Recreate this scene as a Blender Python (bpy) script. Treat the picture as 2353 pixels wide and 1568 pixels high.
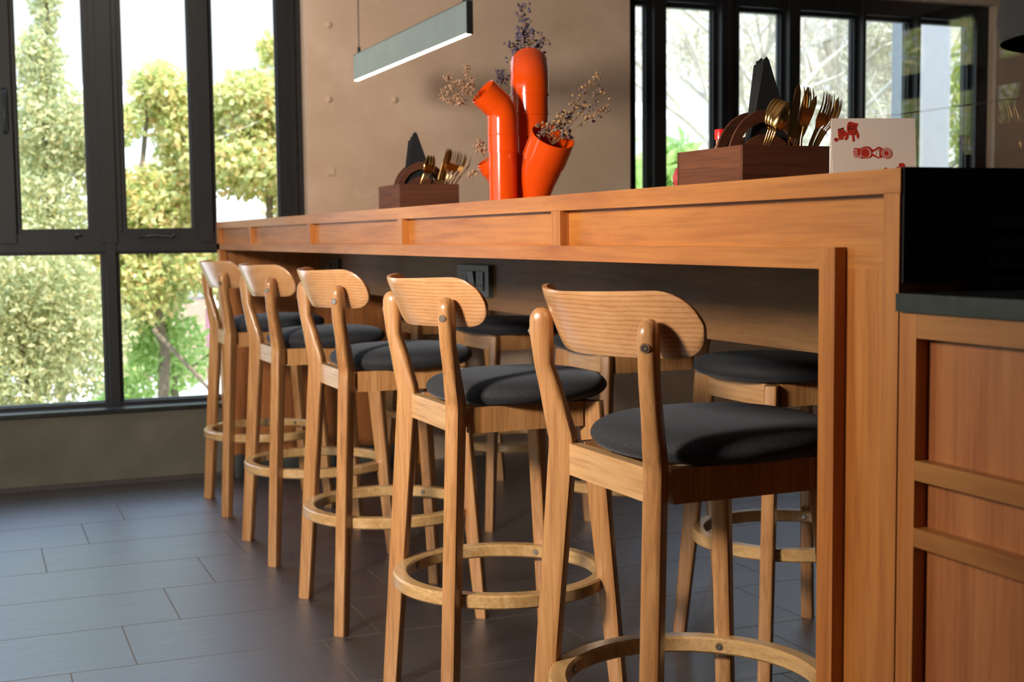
import bpy, bmesh, math, random
import numpy as np
from mathutils import Vector, Matrix

for o in list(bpy.data.objects): bpy.data.objects.remove(o)
scene = bpy.context.scene
COL = scene.collection
PI = math.pi

# ------------------------------------------------------------ camera
cam_data = bpy.data.cameras.new('camera')
cam = bpy.data.objects.new('camera', cam_data)
COL.objects.link(cam)
cam_data.sensor_width = 36.0
cam_data.lens = 46.213
cam_data.clip_start = 0.02
cam_data.clip_end = 200
RX = Vector((0.92473461, -0.38046414, -0.01062691))
UP = Vector((0.04013538, 0.06970986, 0.99675959))
FW = Vector((0.37849048, 0.92216461, -0.07973319))
M = Matrix((RX, UP, -FW)).transposed().to_4x4()
M.translation = Vector((0, 0, 1.05))
cam.matrix_world = M
cam_data.dof.use_dof = True
cam_data.dof.focus_distance = 2.35
cam_data.dof.aperture_fstop = 7.0
scene.camera = cam

# ------------------------------------------------------------ view, world, sun, big lights
scene.view_settings.view_transform = 'Standard'
scene.view_settings.look = 'None'
scene.view_settings.gamma = 1
scene.view_settings.exposure = 0.0
scene.view_settings.use_curve_mapping = False

world = bpy.data.worlds.new('world'); scene.world = world
world.use_nodes = True
wn = world.node_tree; wn.nodes.clear()
wo = wn.nodes.new('ShaderNodeOutputWorld'); wb = wn.nodes.new('ShaderNodeBackground')
tc = wn.nodes.new('ShaderNodeTexCoord'); sp = wn.nodes.new('ShaderNodeSeparateXYZ'); cr = wn.nodes.new('ShaderNodeValToRGB')
wn.links.new(tc.outputs['Generated'], sp.inputs[0]); wn.links.new(sp.outputs['Z'], cr.inputs[0])
cr.color_ramp.elements[0].position = 0.18; cr.color_ramp.elements[0].color = (0.24, 0.25, 0.26, 1)
cr.color_ramp.elements[1].position = 0.45; cr.color_ramp.elements[1].color = (0.55, 0.71, 1.0, 1)
wn.links.new(cr.outputs[0], wb.inputs['Color']); wb.inputs['Strength'].default_value = 5.2
wn.links.new(wb.outputs[0], wo.inputs['Surface'])

def sun(name, direction, energy, angle, color):
    l = bpy.data.lights.new(name, 'SUN'); l.energy = energy; l.angle = angle; l.color = color
    o = bpy.data.objects.new(name, l); COL.objects.link(o)
    o.rotation_euler = Vector(direction).to_track_quat('-Z', 'Y').to_euler()
    o.location = (0, 0, 8)
    return o
sun('sun_light', (-0.28, 0.50, -0.82), 8.0, 0.01, (1.0, 0.93, 0.80))

def area(name, loc, target, sx, sy, power, color, spread=PI):
    l = bpy.data.lights.new(name, 'AREA'); l.shape = 'RECTANGLE'; l.size = sx; l.size_y = sy
    l.energy = power; l.color = color
    o = bpy.data.objects.new(name, l); COL.objects.link(o)
    o.location = loc
    o.rotation_euler = (Vector(target) - Vector(loc)).to_track_quat('-Z', 'Y').to_euler()
    l.spread = spread
    return o
area('near_window_light', (-1.04, 1.60, 1.62), (1.3, 3.9, 0.80), 0.34, 0.34, 62, (1.0, 0.91, 0.77), 2.3)
area('side_fill_light', (-1.04, 3.20, 1.30), (1.3, 4.2, 0.9), 1.9, 1.4, 6, (0.86, 0.93, 1.0))  # added soft daylight fill, placed at an unseen side window
area('ceiling_spot_light', (0.4, 4.4, 2.70), (1.7, 5.84, 1.4), 0.2, 0.2, 9, (1.0, 0.86, 0.70), 1.9)

# ------------------------------------------------------------ helpers
def tagp(o, label=None, cat=None, group=None, kind=None):
    if label: o['label'] = label
    if cat: o['category'] = cat
    if group: o['group'] = group
    if kind: o['kind'] = kind
    return o

def empty(name, loc=(0, 0, 0), rz=0, label=None, cat=None, group=None):
    o = bpy.data.objects.new(name, None); COL.objects.link(o)
    o.empty_display_size = 0.05
    o.location = loc; o.rotation_euler = (0, 0, rz)
    return tagp(o, label, cat, group)

def obj(name, bm, mats, parent=None, smooth=False, bevel=0, seg=2, auto=None, clamp=True):
    if bevel:
        bmesh.ops.bevel(bm, geom=[e for e in bm.edges if len(e.link_faces) == 2 and e.calc_face_angle(0) > 0.5],
                        offset=bevel, segments=seg, affect='EDGES', clamp_overlap=clamp)
    bmesh.ops.recalc_face_normals(bm, faces=bm.faces)
    me = bpy.data.meshes.new(name); bm.to_mesh(me); bm.free()
    for m in (mats if isinstance(mats, (list, tuple)) else [mats]): me.materials.append(m)
    if smooth: me.polygons.foreach_set('use_smooth', [True] * len(me.polygons))
    if smooth and auto is not None:
        try: me.set_sharp_from_angle(angle=auto)
        except Exception: pass
    o = bpy.data.objects.new(name, me); COL.objects.link(o)
    if parent: o.parent = parent
    return o

def box(bm, x0, x1, y0, y1, z0, z1, mi=0):
    v = [bm.verts.new(c) for c in ((x0, y0, z0), (x1, y0, z0), (x1, y1, z0), (x0, y1, z0), (x0, y0, z1), (x1, y0, z1), (x1, y1, z1), (x0, y1, z1))]
    for f in ((0, 3, 2, 1), (4, 5, 6, 7), (0, 1, 5, 4), (1, 2, 6, 5), (2, 3, 7, 6), (3, 0, 4, 7)):
        bm.faces.new([v[i] for i in f]).material_index = mi
    return v

def boxes(name, lst, mat, parent=None, bevel=0, seg=2):
    bm = bmesh.new()
    for b in lst: box(bm, *b)
    return obj(name, bm, mat, parent, bevel=bevel, seg=seg)

def prism(bm, poly, fn, t0, t1, mi=0):
    """poly: list of (a,b); fn(a,b,t)->xyz"""
    lo = [bm.verts.new(fn(a, b, t0)) for a, b in poly]; hi = [bm.verts.new(fn(a, b, t1)) for a, b in poly]
    n = len(poly)
    fs = [bm.faces.new(lo), bm.faces.new(hi[::-1])]
    for i in range(n): fs.append(bm.faces.new([lo[i], hi[i], hi[(i + 1) % n], lo[(i + 1) % n]]))
    for f in fs: f.material_index = mi

def frames(path):
    out = []; n = len(path); prev = None
    for i in range(n):
        t = (path[min(i + 1, n - 1)] - path[max(i - 1, 0)])
        if t.length < 1e-9: t = Vector((0, 0, 1))
        t.normalize()
        if prev is None:
            a = Vector((1, 0, 0)) if abs(t.x) < 0.8 else Vector((0, 1, 0))
            u = t.cross(a).normalized()
        else:
            u = prev - t * prev.dot(t)
            u = u.normalized() if u.length > 1e-6 else t.orthogonal().normalized()
        prev = u
        out.append((u, t.cross(u)))
    return out

def tube(bm, path, rad, seg=12, cap=True, mi=0):
    path = [Vector(p) for p in path]
    if not isinstance(rad, (list, tuple)): rad = [rad] * len(path)
    fr = frames(path); rings = []
    for p, r, (u, v) in zip(path, rad, fr):
        rings.append([bm.verts.new(p + (u * math.cos(2 * PI * k / seg) + v * math.sin(2 * PI * k / seg)) * r) for k in range(seg)])
    for a, b in zip(rings[:-1], rings[1:]):
        for k in range(seg):
            bm.faces.new([a[k], a[(k + 1) % seg], b[(k + 1) % seg], b[k]]).material_index = mi
    if cap:
        bm.faces.new(rings[0][::-1]).material_index = mi; bm.faces.new(rings[-1]).material_index = mi

def lathe(bm, prof, seg=32, center=(0, 0, 0), mi=0):
    c = Vector(center); rings = []
    for r, z in prof:
        rings.append([bm.verts.new(c + Vector((max(r, 1e-5) * math.cos(2 * PI * k / seg), max(r, 1e-5) * math.sin(2 * PI * k / seg), z))) for k in range(seg)])
    for a, b in zip(rings[:-1], rings[1:]):
        for k in range(seg): bm.faces.new([a[k], a[(k + 1) % seg], b[(k + 1) % seg], b[k]]).material_index = mi
    if prof[0][0] > 1e-4: bm.faces.new(rings[0][::-1]).material_index = mi
    if prof[-1][0] > 1e-4: bm.faces.new(rings[-1]).material_index = mi

def ball(bm, c, r, sub=1, sc=(1, 1, 1), mi=0):
    m = Matrix.Translation(c) @ Matrix.Diagonal((sc[0], sc[1], sc[2], 1))
    res = bmesh.ops.create_icosphere(bm, subdivisions=sub, radius=r, matrix=m)
    if mi:
        for v in res['verts']:
            for f in v.link_faces: f.material_index = mi

# ------------------------------------------------------------ materials
class NT:
    def __init__(s, name):
        s.m = bpy.data.materials.new(name); s.m.use_nodes = True; s.t = s.m.node_tree; s.t.nodes.clear()
        s.out = s.n('ShaderNodeOutputMaterial')
    def n(s, t, **kw):
        x = s.t.nodes.new(t)
        for k, v in kw.items(): setattr(x, k, v)
        return x
    def l(s, a, b): s.t.links.new(a, b)
    def bsdf(s, **kw):
        b = s.n('ShaderNodeBsdfPrincipled')
        for k, v in kw.items(): b.inputs[k.replace('_', ' ')].default_value = v
        s.l(b.outputs[0], s.out.inputs['Surface']); s.b = b; return b
    def math(s, op, a, b=None):
        x = s.n('ShaderNodeMath', operation=op)
        for i, v in enumerate((a, b)):
            if v is None: continue
            if isinstance(v, (int, float)): x.inputs[i].default_value = v
            else: s.l(v, x.inputs[i])
        return x.outputs[0]
    def coords(s, scale=(1, 1, 1), rnd=0.0, rot=(0, 0, 0)):
        tc = s.n('ShaderNodeTexCoord'); v = tc.outputs['Object']
        if rnd:
            oi = s.n('ShaderNodeObjectInfo'); va = s.n('ShaderNodeVectorMath', operation='SCALE')
            cb = s.n('ShaderNodeCombineXYZ')
            for i in range(3): s.l(oi.outputs['Random'], cb.inputs[i])
            s.l(cb.outputs[0], va.inputs[0]); va.inputs['Scale'].default_value = rnd
            ad = s.n('ShaderNodeVectorMath', operation='ADD'); s.l(v, ad.inputs[0]); s.l(va.outputs[0], ad.inputs[1]); v = ad.outputs[0]
        mp = s.n('ShaderNodeMapping'); mp.inputs['Scale'].default_value = scale; mp.inputs['Rotation'].default_value = rot
        s.l(v, mp.inputs['Vector']); return mp.outputs[0]
    def noise(s, vec, scale, detail=4, rough=0.55, dist=0.0):
        x = s.n('ShaderNodeTexNoise'); x.inputs['Scale'].default_value = scale; x.inputs['Detail'].default_value = detail
        x.inputs['Roughness'].default_value = rough; x.inputs['Distortion'].default_value = dist
        s.l(vec, x.inputs['Vector']); return x.outputs['Fac']
    def ramp(s, fac, stops):
        x = s.n('ShaderNodeValToRGB'); e = x.color_ramp.elements
        e[0].position, e[0].color = stops[0][0], (*stops[0][1], 1)
        e[1].position, e[1].color = stops[-1][0], (*stops[-1][1], 1)
        for p, c in stops[1:-1]:
            k = e.new(p); k.color = (*c, 1)
        s.l(fac, x.inputs[0]); return x.outputs[0]
    def mix(s, fac, a, b, mode='MIX'):
        x = s.n('ShaderNodeMix', data_type='RGBA', blend_type=mode)
        if isinstance(fac, (int, float)): x.inputs[0].default_value = fac
        else: s.l(fac, x.inputs[0])
        for i, v in ((6, a), (7, b)):
            if isinstance(v, tuple): x.inputs[i].default_value = (*v, 1)
            else: s.l(v, x.inputs[i])
        return x.outputs[2]
    def bump(s, h, strength=0.2, dist=0.002):
        x = s.n('ShaderNodeBump'); x.inputs['Strength'].default_value = strength; x.inputs['Distance'].default_value = dist
        s.l(h, x.inputs['Height']); s.l(x.outputs[0], s.b.inputs['Normal'])

def plain(name, col, rough=0.5, metal=0.0, coat=0.0, var=0.06, nscale=12, bump=0.0):
    n = NT(name); n.bsdf(Roughness=rough, Metallic=metal, Coat_Weight=coat)
    v = n.coords()
    f = n.noise(v, nscale, 5)
    lo = tuple(c * (1 - var) for c in col); hi = tuple(min(1, c * (1 + var)) for c in col)
    n.l(n.ramp(f, [(0.3, lo), (0.7, hi)]), n.b.inputs['Base Color'])
    if bump: n.bump(n.noise(v, nscale * 8, 4), bump, 0.001)
    return n.m

def wood(name, mid, dark, light, axis='z', rough=0.38, coat=0.25, grain=1.0, blotch=0.25, rnd=7.0, rings=0.0):
    n = NT(name); n.bsdf(Roughness=rough, Coat_Weight=coat, Coat_Roughness=0.18)
    a = {'x': 0, 'y': 1, 'z': 2}[axis]
    s1 = [14, 14, 14]; s1[a] = 1.1
    s2 = [150, 150, 150]; s2[a] = 5
    v1 = n.coords(tuple(s1), rnd); v2 = n.coords(tuple(s2), rnd); v3 = n.coords((3, 3, 3), rnd)
    f1 = n.noise(v1, 1.6, 5, 0.6, 0.8); f2 = n.noise(v2, 1.0, 4, 0.7)
    c = n.ramp(f1, [(0.28, dark), (0.5, mid), (0.72, light)])
    f3 = n.noise(v3, 1.3, 4)
    c = n.mix(n.math('MULTIPLY', f3, blotch * 1.2), c, tuple(x * 0.62 for x in dark))
    g = n.ramp(f2, [(0.36, tuple(x * 0.55 for x in dark)), (0.52, (1, 1, 1))])
    c = n.mix(0.42 * grain, c, g, 'MULTIPLY')
    if rings:
        s4 = [1.0, 1.0, 1.0]; s4[a] = 0.22
        v4 = n.coords(tuple(s4), 3.0)
        w = n.n('ShaderNodeTexWave', wave_type='BANDS', bands_direction='Z')
        w.inputs['Scale'].default_value = rings; w.inputs['Distortion'].default_value = 5.0
        w.inputs['Detail'].default_value = 3; w.inputs['Detail Scale'].default_value = 0.35
        n.l(v4, w.inputs['Vector'])
        rr = n.ramp(w.outputs['Fac'], [(0.0, dark), (0.35, light), (1.0, light)])
        c = n.mix(0.48, c, rr, 'MIX')
    n.l(c, n.b.inputs['Base Color'])
    n.bump(f2, 0.12, 0.0006)
    return n.m

# pale stool timber, warm honey counter timber
ASH = ((0.52, 0.245, 0.090), (0.38, 0.155, 0.050), (0.63, 0.325, 0.132))
HON = ((0.50, 0.168, 0.030), (0.36, 0.102, 0.016), (0.60, 0.235, 0.050))
m_leg = wood('stool_leg_wood', *ASH, axis='z', coat=0.45, rough=0.33, grain=0.8)
m_rail = wood('stool_rail_wood', (0.62, 0.34, 0.15), (0.48, 0.24, 0.09), (0.72, 0.43, 0.21), axis='y', coat=0.35, rough=0.35, grain=0.8)
m_back = wood('stool_backrest_ash', (0.57, 0.275, 0.115), (0.40, 0.165, 0.058), (0.67, 0.355, 0.165), axis='y', coat=0.55, rough=0.28, grain=0.5, blotch=0.1, rings=42)
m_ring = wood('stool_ring_ply', (0.58, 0.34, 0.14), (0.44, 0.235, 0.085), (0.68, 0.43, 0.21), axis='y', coat=0.4, rough=0.3, grain=0.7, blotch=0.15)
m_cnt_y = wood('counter_wood_long', *HON, axis='y', coat=0.2, rough=0.42, grain=0.55, rnd=0.0, blotch=0.35)
m_cnt_z = wood('counter_wood_upright', *HON, axis='z', coat=0.2, rough=0.42, grain=0.6, rnd=0.0, blotch=0.35)
m_cab_z = wood('cabinet_wood_panel', (0.47, 0.155, 0.042), (0.35, 0.10, 0.026), (0.56, 0.21, 0.064), axis='z', coat=0.15, rough=0.45, grain=0.6, blotch=0.4)
m_cab_f = wood('cabinet_wood_frame', (0.42, 0.155, 0.030), (0.31, 0.10, 0.018), (0.50, 0.21, 0.048), axis='y', coat=0.15, rough=0.45, grain=0.5, blotch=0.35)
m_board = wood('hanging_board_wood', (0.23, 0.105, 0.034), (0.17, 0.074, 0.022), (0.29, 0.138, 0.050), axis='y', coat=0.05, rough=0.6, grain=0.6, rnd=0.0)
m_red = wood('end_panel_wood', (0.42, 0.14, 0.036), (0.32, 0.10, 0.024), (0.50, 0.19, 0.055), axis='z', coat=0.15, rough=0.5, grain=0.6, rnd=0.0)
m_walnut = wood('caddy_walnut', (0.150, 0.042, 0.013), (0.085, 0.021, 0.006), (0.21, 0.068, 0.024), axis='y', coat=0.0, rough=0.75, grain=0.9)
m_walnut_shaded_x = wood('caddy_walnut_shaded', (0.110, 0.026, 0.006), (0.06, 0.012, 0.003), (0.15, 0.040, 0.011), axis='x', coat=0.0, rough=0.7, grain=0.9)  # same walnut, darker: shade of the camera-facing panels put into the colour

def m_fabric():
    n = NT('seat_fabric_charcoal'); n.bsdf(Roughness=0.85, Sheen_Weight=0.12, Sheen_Roughness=0.4)
    n.b.inputs['Sheen Tint'].default_value = (0.7, 0.75, 0.9, 1)
    v = n.coords((1, 1, 1)); f = n.noise(v, 420, 2, 0.6)
    n.l(n.ramp(f, [(0.35, (0.006, 0.006, 0.008)), (0.7, (0.034, 0.034, 0.042))]), n.b.inputs['Base Color'])
    n.bump(f, 0.5, 0.0008); return n.m
m_seat = m_fabric()
m_napkin = plain('napkin_black_cloth', (0.008, 0.008, 0.0095), 0.95, nscale=60, bump=0.2)
m_screw = plain('screw_steel', (0.6, 0.6, 0.6), 0.25, 1.0)
m_hole = plain('screw_recess_shadow_wood', (0.18, 0.09, 0.04), 0.7)
m_frame = plain('window_frame_black', (0.0065, 0.0065, 0.008), 0.5, coat=0.0, nscale=30, var=0.3, bump=0.15)
m_black = plain('black_laminate', (0.006, 0.005, 0.005), 0.6)
m_stone = plain('black_stone', (0.014, 0.015, 0.015), 0.35, nscale=40, var=0.7)
m_slat = plain('black_vent_metal', (0.05, 0.06, 0.085), 0.45)
m_outlet = plain('outlet_plastic', (0.055, 0.055, 0.045), 0.4)
m_outdark = plain('outlet_slot', (0.004, 0.004, 0.004), 0.5)
m_lampside = plain('lamp_brushed_metal', (0.25, 0.28, 0.24), 0.42, 0.35)
m_blackmetal = plain('black_metal', (0.012, 0.012, 0.013), 0.4)
m_gold = plain('gold_cutlery', (0.72, 0.42, 0.16), 0.18, 1.0)
m_pipe = plain('orange_glazed_pipe', (0.70, 0.064, 0.003), 0.16, coat=0.45, var=0.05)
m_card = plain('menu_card_paper', (0.86, 0.72, 0.64), 0.7, var=0.02)  # white paper, tinted pink to carry the warm light on it
m_cardred = plain('menu_print_red', (0.50, 0.028, 0.010), 0.6, var=0.03)
m_carddark = plain('menu_print_dark', (0.045, 0.012, 0.012), 0.6)
m_cap = plain('sauce_cap_red', (0.75, 0.012, 0.010), 0.35, coat=0.3)
m_bottle = plain('sauce_bottle_amber', (0.50, 0.26, 0.14), 0.12, coat=0.5)
m_label = plain('sauce_label_green', (0.02, 0.075, 0.055), 0.5)
m_white = plain('white_band', (0.75, 0.75, 0.72), 0.5)
m_pot = plain('red_glazed_pot', (0.50, 0.055, 0.060), 0.3, coat=0.4, var=0.5, nscale=26)

def m_glass(name='window_glass', rough=0.0, ior=1.5, tint=(0.97, 0.985, 0.98)):
    n = NT(name); tr = n.n('ShaderNodeBsdfTransparent'); tr.inputs[0].default_value = (*tint, 1)
    gl = n.n('ShaderNodeBsdfGlossy'); gl.inputs['Roughness'].default_value = rough
    geo = n.n('ShaderNodeNewGeometry')      # same index seen from either face of the sheet
    fr = n.n('ShaderNodeFresnel'); n.l(n.math('ADD', ior, n.math('MULTIPLY', geo.outputs['Backfacing'], 1.0 / ior - ior)), fr.inputs[0])
    mx = n.n('ShaderNodeMixShader'); n.l(fr.outputs[0], mx.inputs[0]); n.l(tr.outputs[0], mx.inputs[1]); n.l(gl.outputs[0], mx.inputs[2])
    n.l(mx.outputs[0], n.out.inputs['Surface']); return n.m
g_win = m_glass()
g_part = m_glass('partition_glass', 0.0, 1.62)

def m_floor():
    n = NT('floor_slate_tiles'); n.bsdf(Roughness=0.42, Specular_IOR_Level=1.0, Coat_Weight=0.35, Coat_Roughness=0.38)
    geo = n.n('ShaderNodeNewGeometry'); sx = n.n('ShaderNodeSeparateXYZ'); n.l(geo.outputs['Position'], sx.inputs[0])
    H, L, S = 0.3525, 0.627, 0.1567
    ry = n.math('DIVIDE', n.math('SUBTRACT', sx.outputs['Y'], 2.95), H)
    row = n.math('FLOOR', ry); fy = n.math('FRACT', ry)
    rx = n.math('DIVIDE', n.math('SUBTRACT', n.math('SUBTRACT', sx.outputs['X'], 0.185), n.math('MULTIPLY', row, S)), L)
    colu = n.math('FLOOR', rx); fx = n.math('FRACT', rx)
    ey = n.math('MULTIPLY', n.math('MINIMUM', fy, n.math('SUBTRACT', 1.0, fy)), H)
    ex = n.math('MULTIPLY', n.math('MINIMUM', fx, n.math('SUBTRACT', 1.0, fx)), L)
    e = n.math('MINIMUM', ex, n.math('MULTIPLY', ey, 0.75))
    grout = n.math('LESS_THAN', e, 0.0018)
    cb = n.n('ShaderNodeCombineXYZ'); n.l(colu, cb.inputs[0]); n.l(row, cb.inputs[1])
    wnz = n.n('ShaderNodeTexWhiteNoise', noise_dimensions='2D'); n.l(cb.outputs[0], wnz.inputs['Vector'])
    off = n.n('ShaderNodeVectorMath', operation='SCALE'); n.l(wnz.outputs['Color'], off.inputs[0]); off.inputs['Scale'].default_value = 9
    ad = n.n('ShaderNodeVectorMath', operation='ADD'); n.l(geo.outputs['Position'], ad.inputs[0]); n.l(off.outputs[0], ad.inputs[1])
    mp = n.n('ShaderNodeMapping'); mp.inputs['Scale'].default_value = (4, 34, 1); n.l(ad.outputs[0], mp.inputs[0])
    f = n.noise(mp.outputs[0], 1.6, 7, 0.65, 1.2)
    mp2 = n.n('ShaderNodeMapping'); mp2.inputs['Scale'].default_value = (1, 1, 1); n.l(geo.outputs['Position'], mp2.inputs[0])
    f2 = n.noise(mp2.outputs[0], 3.5, 6, 0.6)
    c = n.ramp(f, [(0.3, (0.008, 0.008, 0.010)), (0.55, (0.018, 0.0175, 0.021)), (0.75, (0.034, 0.033, 0.040))])
    c = n.mix(n.math('MULTIPLY', f2, 0.35), c, (0.026, 0.025, 0.029))
    c = n.mix(grout, c, (0.13, 0.10, 0.075))
    ng = n.math('SUBTRACT', 1.0, n.math('MULTIPLY', grout, 0.9)); n.l(ng, n.b.inputs['Specular IOR Level']); n.l(n.math('MULTIPLY', ng, 1.0), n.b.inputs['Coat Weight'])
    n.l(c, n.b.inputs['Base Color'])
    r = n.math('ADD', 0.24, n.math('MULTIPLY', f, 0.40))
    r = n.math('MAXIMUM', r, n.math('MULTIPLY', grout, 0.9)); n.l(r, n.b.inputs['Roughness'])
    h = n.math('SUBTRACT', f, n.math('MULTIPLY', n.math('LESS_THAN', e, 0.0022), 1.2))
    n.bump(h, 0.6, 0.003)
    return n.m
m_fl = m_floor()

def m_plaster(name, a, b, c3, scale=2.2, bump=0.25):
    n = NT(name); n.bsdf(Roughness=0.82)
    v = n.coords((1, 1, 1)); f = n.noise(v, scale, 7, 0.6, 0.6); f2 = n.noise(v, scale * 3.3, 5, 0.6, 1.5)
    c = n.ramp(f, [(0.3, a), (0.55, b), (0.75, c3)])
    c = n.mix(n.math('MULTIPLY', n.math('GREATER_THAN', f2, 0.60), 0.18), c, c3)
    n.l(c, n.b.inputs['Base Color']); n.bump(n.noise(v, 18, 6, 0.65), bump, 0.004); return n.m
m_beige = m_plaster('wall_beige_concrete', (0.49, 0.345, 0.25), (0.57, 0.41, 0.305), (0.66, 0.50, 0.385))
m_ceil = m_plaster('ceiling_plaster', (0.30, 0.25, 0.20), (0.34, 0.29, 0.24), (0.38, 0.33, 0.28))
m_dwall = m_plaster('wall_brown_plaster', (0.26, 0.19, 0.135), (0.30, 0.22, 0.16), (0.34, 0.25, 0.18))

def m_ribbed():
    n = NT('wall_combed_concrete'); n.bsdf(Roughness=0.85)
    v = n.coords((1, 1, 1)); w = n.n('ShaderNodeTexWave', wave_type='BANDS', bands_direction='X')
    w.inputs['Scale'].default_value = 28; w.inputs['Distortion'].default_value = 0.6; n.l(v, w.inputs['Vector'])
    ch = n.n('ShaderNodeTexNoise'); ch.inputs['Scale'].default_value = 4.5; n.l(v, ch.inputs['Vector'])
    mask = n.math('GREATER_THAN', ch.outputs['Fac'], 0.5)
    f = n.noise(v, 5, 6); c = n.ramp(f, [(0.3, (0.095, 0.082, 0.058)), (0.7, (0.135, 0.118, 0.088))])
    n.l(c, n.b.inputs['Base Color'])
    n.bump(n.math('ADD', n.math('MULTIPLY', w.outputs['Fac'], n.math('MULTIPLY', mask, 0.5)), n.noise(v, 60, 4)), 0.4, 0.003); return n.m
m_rib = m_ribbed()

def m_leaf(name, c1, c2, c3):
    n = NT(name)
    geo = n.n('ShaderNodeNewGeometry')
    c = n.ramp(geo.outputs['Random Per Island'], [(0.0, c1), (0.35, c2), (0.62, c2), (1.0, c3)])
    d = n.n('ShaderNodeBsdfDiffuse'); t = n.n('ShaderNodeBsdfTranslucent'); g = n.n('ShaderNodeBsdfGlossy'); g.inputs['Roughness'].default_value = 0.45
    n.l(c, d.inputs[0]); n.l(c, t.inputs[0])
    mx = n.n('ShaderNodeMixShader'); mx.inputs[0].default_value = 0.45; n.l(d.outputs[0], mx.inputs[1]); n.l(t.outputs[0], mx.inputs[2])
    mx2 = n.n('ShaderNodeMixShader'); mx2.inputs[0].default_value = 0.06; n.l(mx.outputs[0], mx2.inputs[1]); n.l(g.outputs[0], mx2.inputs[2])
    n.l(mx2.outputs[0], n.out.inputs['Surface']); return n.m
m_leaf_y = m_leaf('leaves_yellow_green', (0.40, 0.50, 0.17), (0.68, 0.70, 0.28), (1.0, 0.70, 0.34))
m_leaf_g = m_leaf('leaves_olive_green', (0.34, 0.40, 0.17), (0.56, 0.58, 0.30), (0.90, 0.76, 0.40))
m_leaf_b = m_leaf('leaves_bright_green', (0.30, 0.50, 0.12), (0.52, 0.72, 0.26), (0.74, 0.82, 0.36))
m_leaf_p = m_leaf('leaves_pale_dry', (0.48, 0.45, 0.32), (0.66, 0.62, 0.46), (0.80, 0.74, 0.56))
m_leaf_d = m_leaf('leaves_deep_green', (0.16, 0.24, 0.05), (0.34, 0.42, 0.09), (0.60, 0.56, 0.14))
m_bark = plain('bark_grey_brown', (0.20, 0.155, 0.11), 0.9, nscale=20, var=0.3)
m_barkp = plain('bark_pale', (0.62, 0.56, 0.47), 0.85, nscale=14, var=0.2)
m_housew = plain('house_white_render', (0.88, 0.88, 0.86), 0.9, var=0.02)
m_houseb = plain('house_brown_door', (0.36, 0.25, 0.18), 0.7)
m_houseg = plain('house_grey_glass', (0.42, 0.44, 0.44), 0.3)
m_housem = plain('house_magenta_trim', (0.34, 0.14, 0.22), 0.7)
m_ground = plain('pale_paving', (0.78, 0.77, 0.74), 0.9, var=0.05)
m_column_shaded = plain('column_white_shaded', (0.30, 0.31, 0.325), 0.8, var=0.03)  # white column whose shade is put into an even, darker colour
m_terra = plain('terracotta_wall', (0.42, 0.24, 0.15), 0.85)

# ------------------------------------------------------------ room shell
ZC = 2.75
def struct(name, lst, mat, bevel=0):
    o = boxes(name, lst, mat, None, bevel); o['kind'] = 'structure'; return o
struct('floor', [(-1.3, 6.6, -1.6, 6.06, -0.12, 0.0)], m_fl)
struct('ceiling', [(-1.3, 6.6, -1.6, 6.06, ZC, ZC + 0.12)], m_ceil)
YW, YF = 5.84, 5.96           # room face of back wall, plane of the window frames
# low wall under the left window, with its combed concrete
struct('wall_back_low', [(-1.1, 1.418, YW, 6.06, 0.0, 0.312)], m_rib)
wb_ = struct('wall_back', [(1.418, 3.04, YW, 6.06, 0.0, ZC), (3.04, 5.33, YW, 6.06, 0.0, 1.16), (3.04, 5.33, YW, 6.06, 2.30, ZC),
                           (5.33, 6.5, YW, 6.06, 0.0, ZC), (-1.1, 1.418, YW, 6.06, 2.60, ZC)], m_beige)
struct('trim_1', [(-1.1, 1.418, 5.815, YW + 0.13, 0.312, 0.328)], m_stone, 0.003)      # black window ledge
struct('baseboard_back', [(-1.1, 1.0, 5.828, YW, 0.0, 0.018)], plain('baseboard_dark', (0.05, 0.035, 0.03), 0.6))
struct('wall_right', [(6.5, 6.6, -1.6, 6.06, 0.0, ZC)], m_dwall)
struct('wall_front', [(-1.3, 6.6, -1.7, -1.6, 0.0, ZC)], m_dwall)
# side wall with two openings: near window (Y .40-1.00, z 1.30-1.95) and far window (Y 4.47-5.80, z .34-2.15)
XS = -1.1
struct('wall_left', [(-1.25, XS, -1.6, 1.30, 0, ZC), (-1.25, XS, 1.30, 1.90, 0, 1.30), (-1.25, XS, 1.30, 1.90, 1.95, ZC),
                     (-1.25, XS, 1.90, 2.20, 0, ZC), (-1.25, XS, 2.20, 4.20, 0, 0.50), (-1.25, XS, 2.20, 4.20, 2.10, ZC),
                     (-1.25, XS, 4.20, 4.77, 0, ZC), (-1.25, XS, 4.77, 5.80, 0, 0.34), (-1.25, XS, 4.77, 5.80, 2.15, ZC), (-1.25, XS, 5.80, 6.06, 0, ZC)], m_dwall)

# formwork caps on the beige wall
for (x, z, sq) in ((1.527, 2.002, 0), (1.520, 1.672, 0), (1.829, 1.679, 0), (2.137, 1.688, 0), (1.523, 1.351, 1)):
    bm = bmesh.new()
    if sq: box(bm, -0.016, 0.016, -0.006, 0.002, -0.018, 0.018)
    else: ball(bm, (0, 0, 0), 0.016, 3, (1, 0.55, 1))
    o = obj('wall_cap', bm, m_beige, wb_, smooth=not sq, bevel=0.003 if sq else 0); o.location = (x, YW, z)

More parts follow.
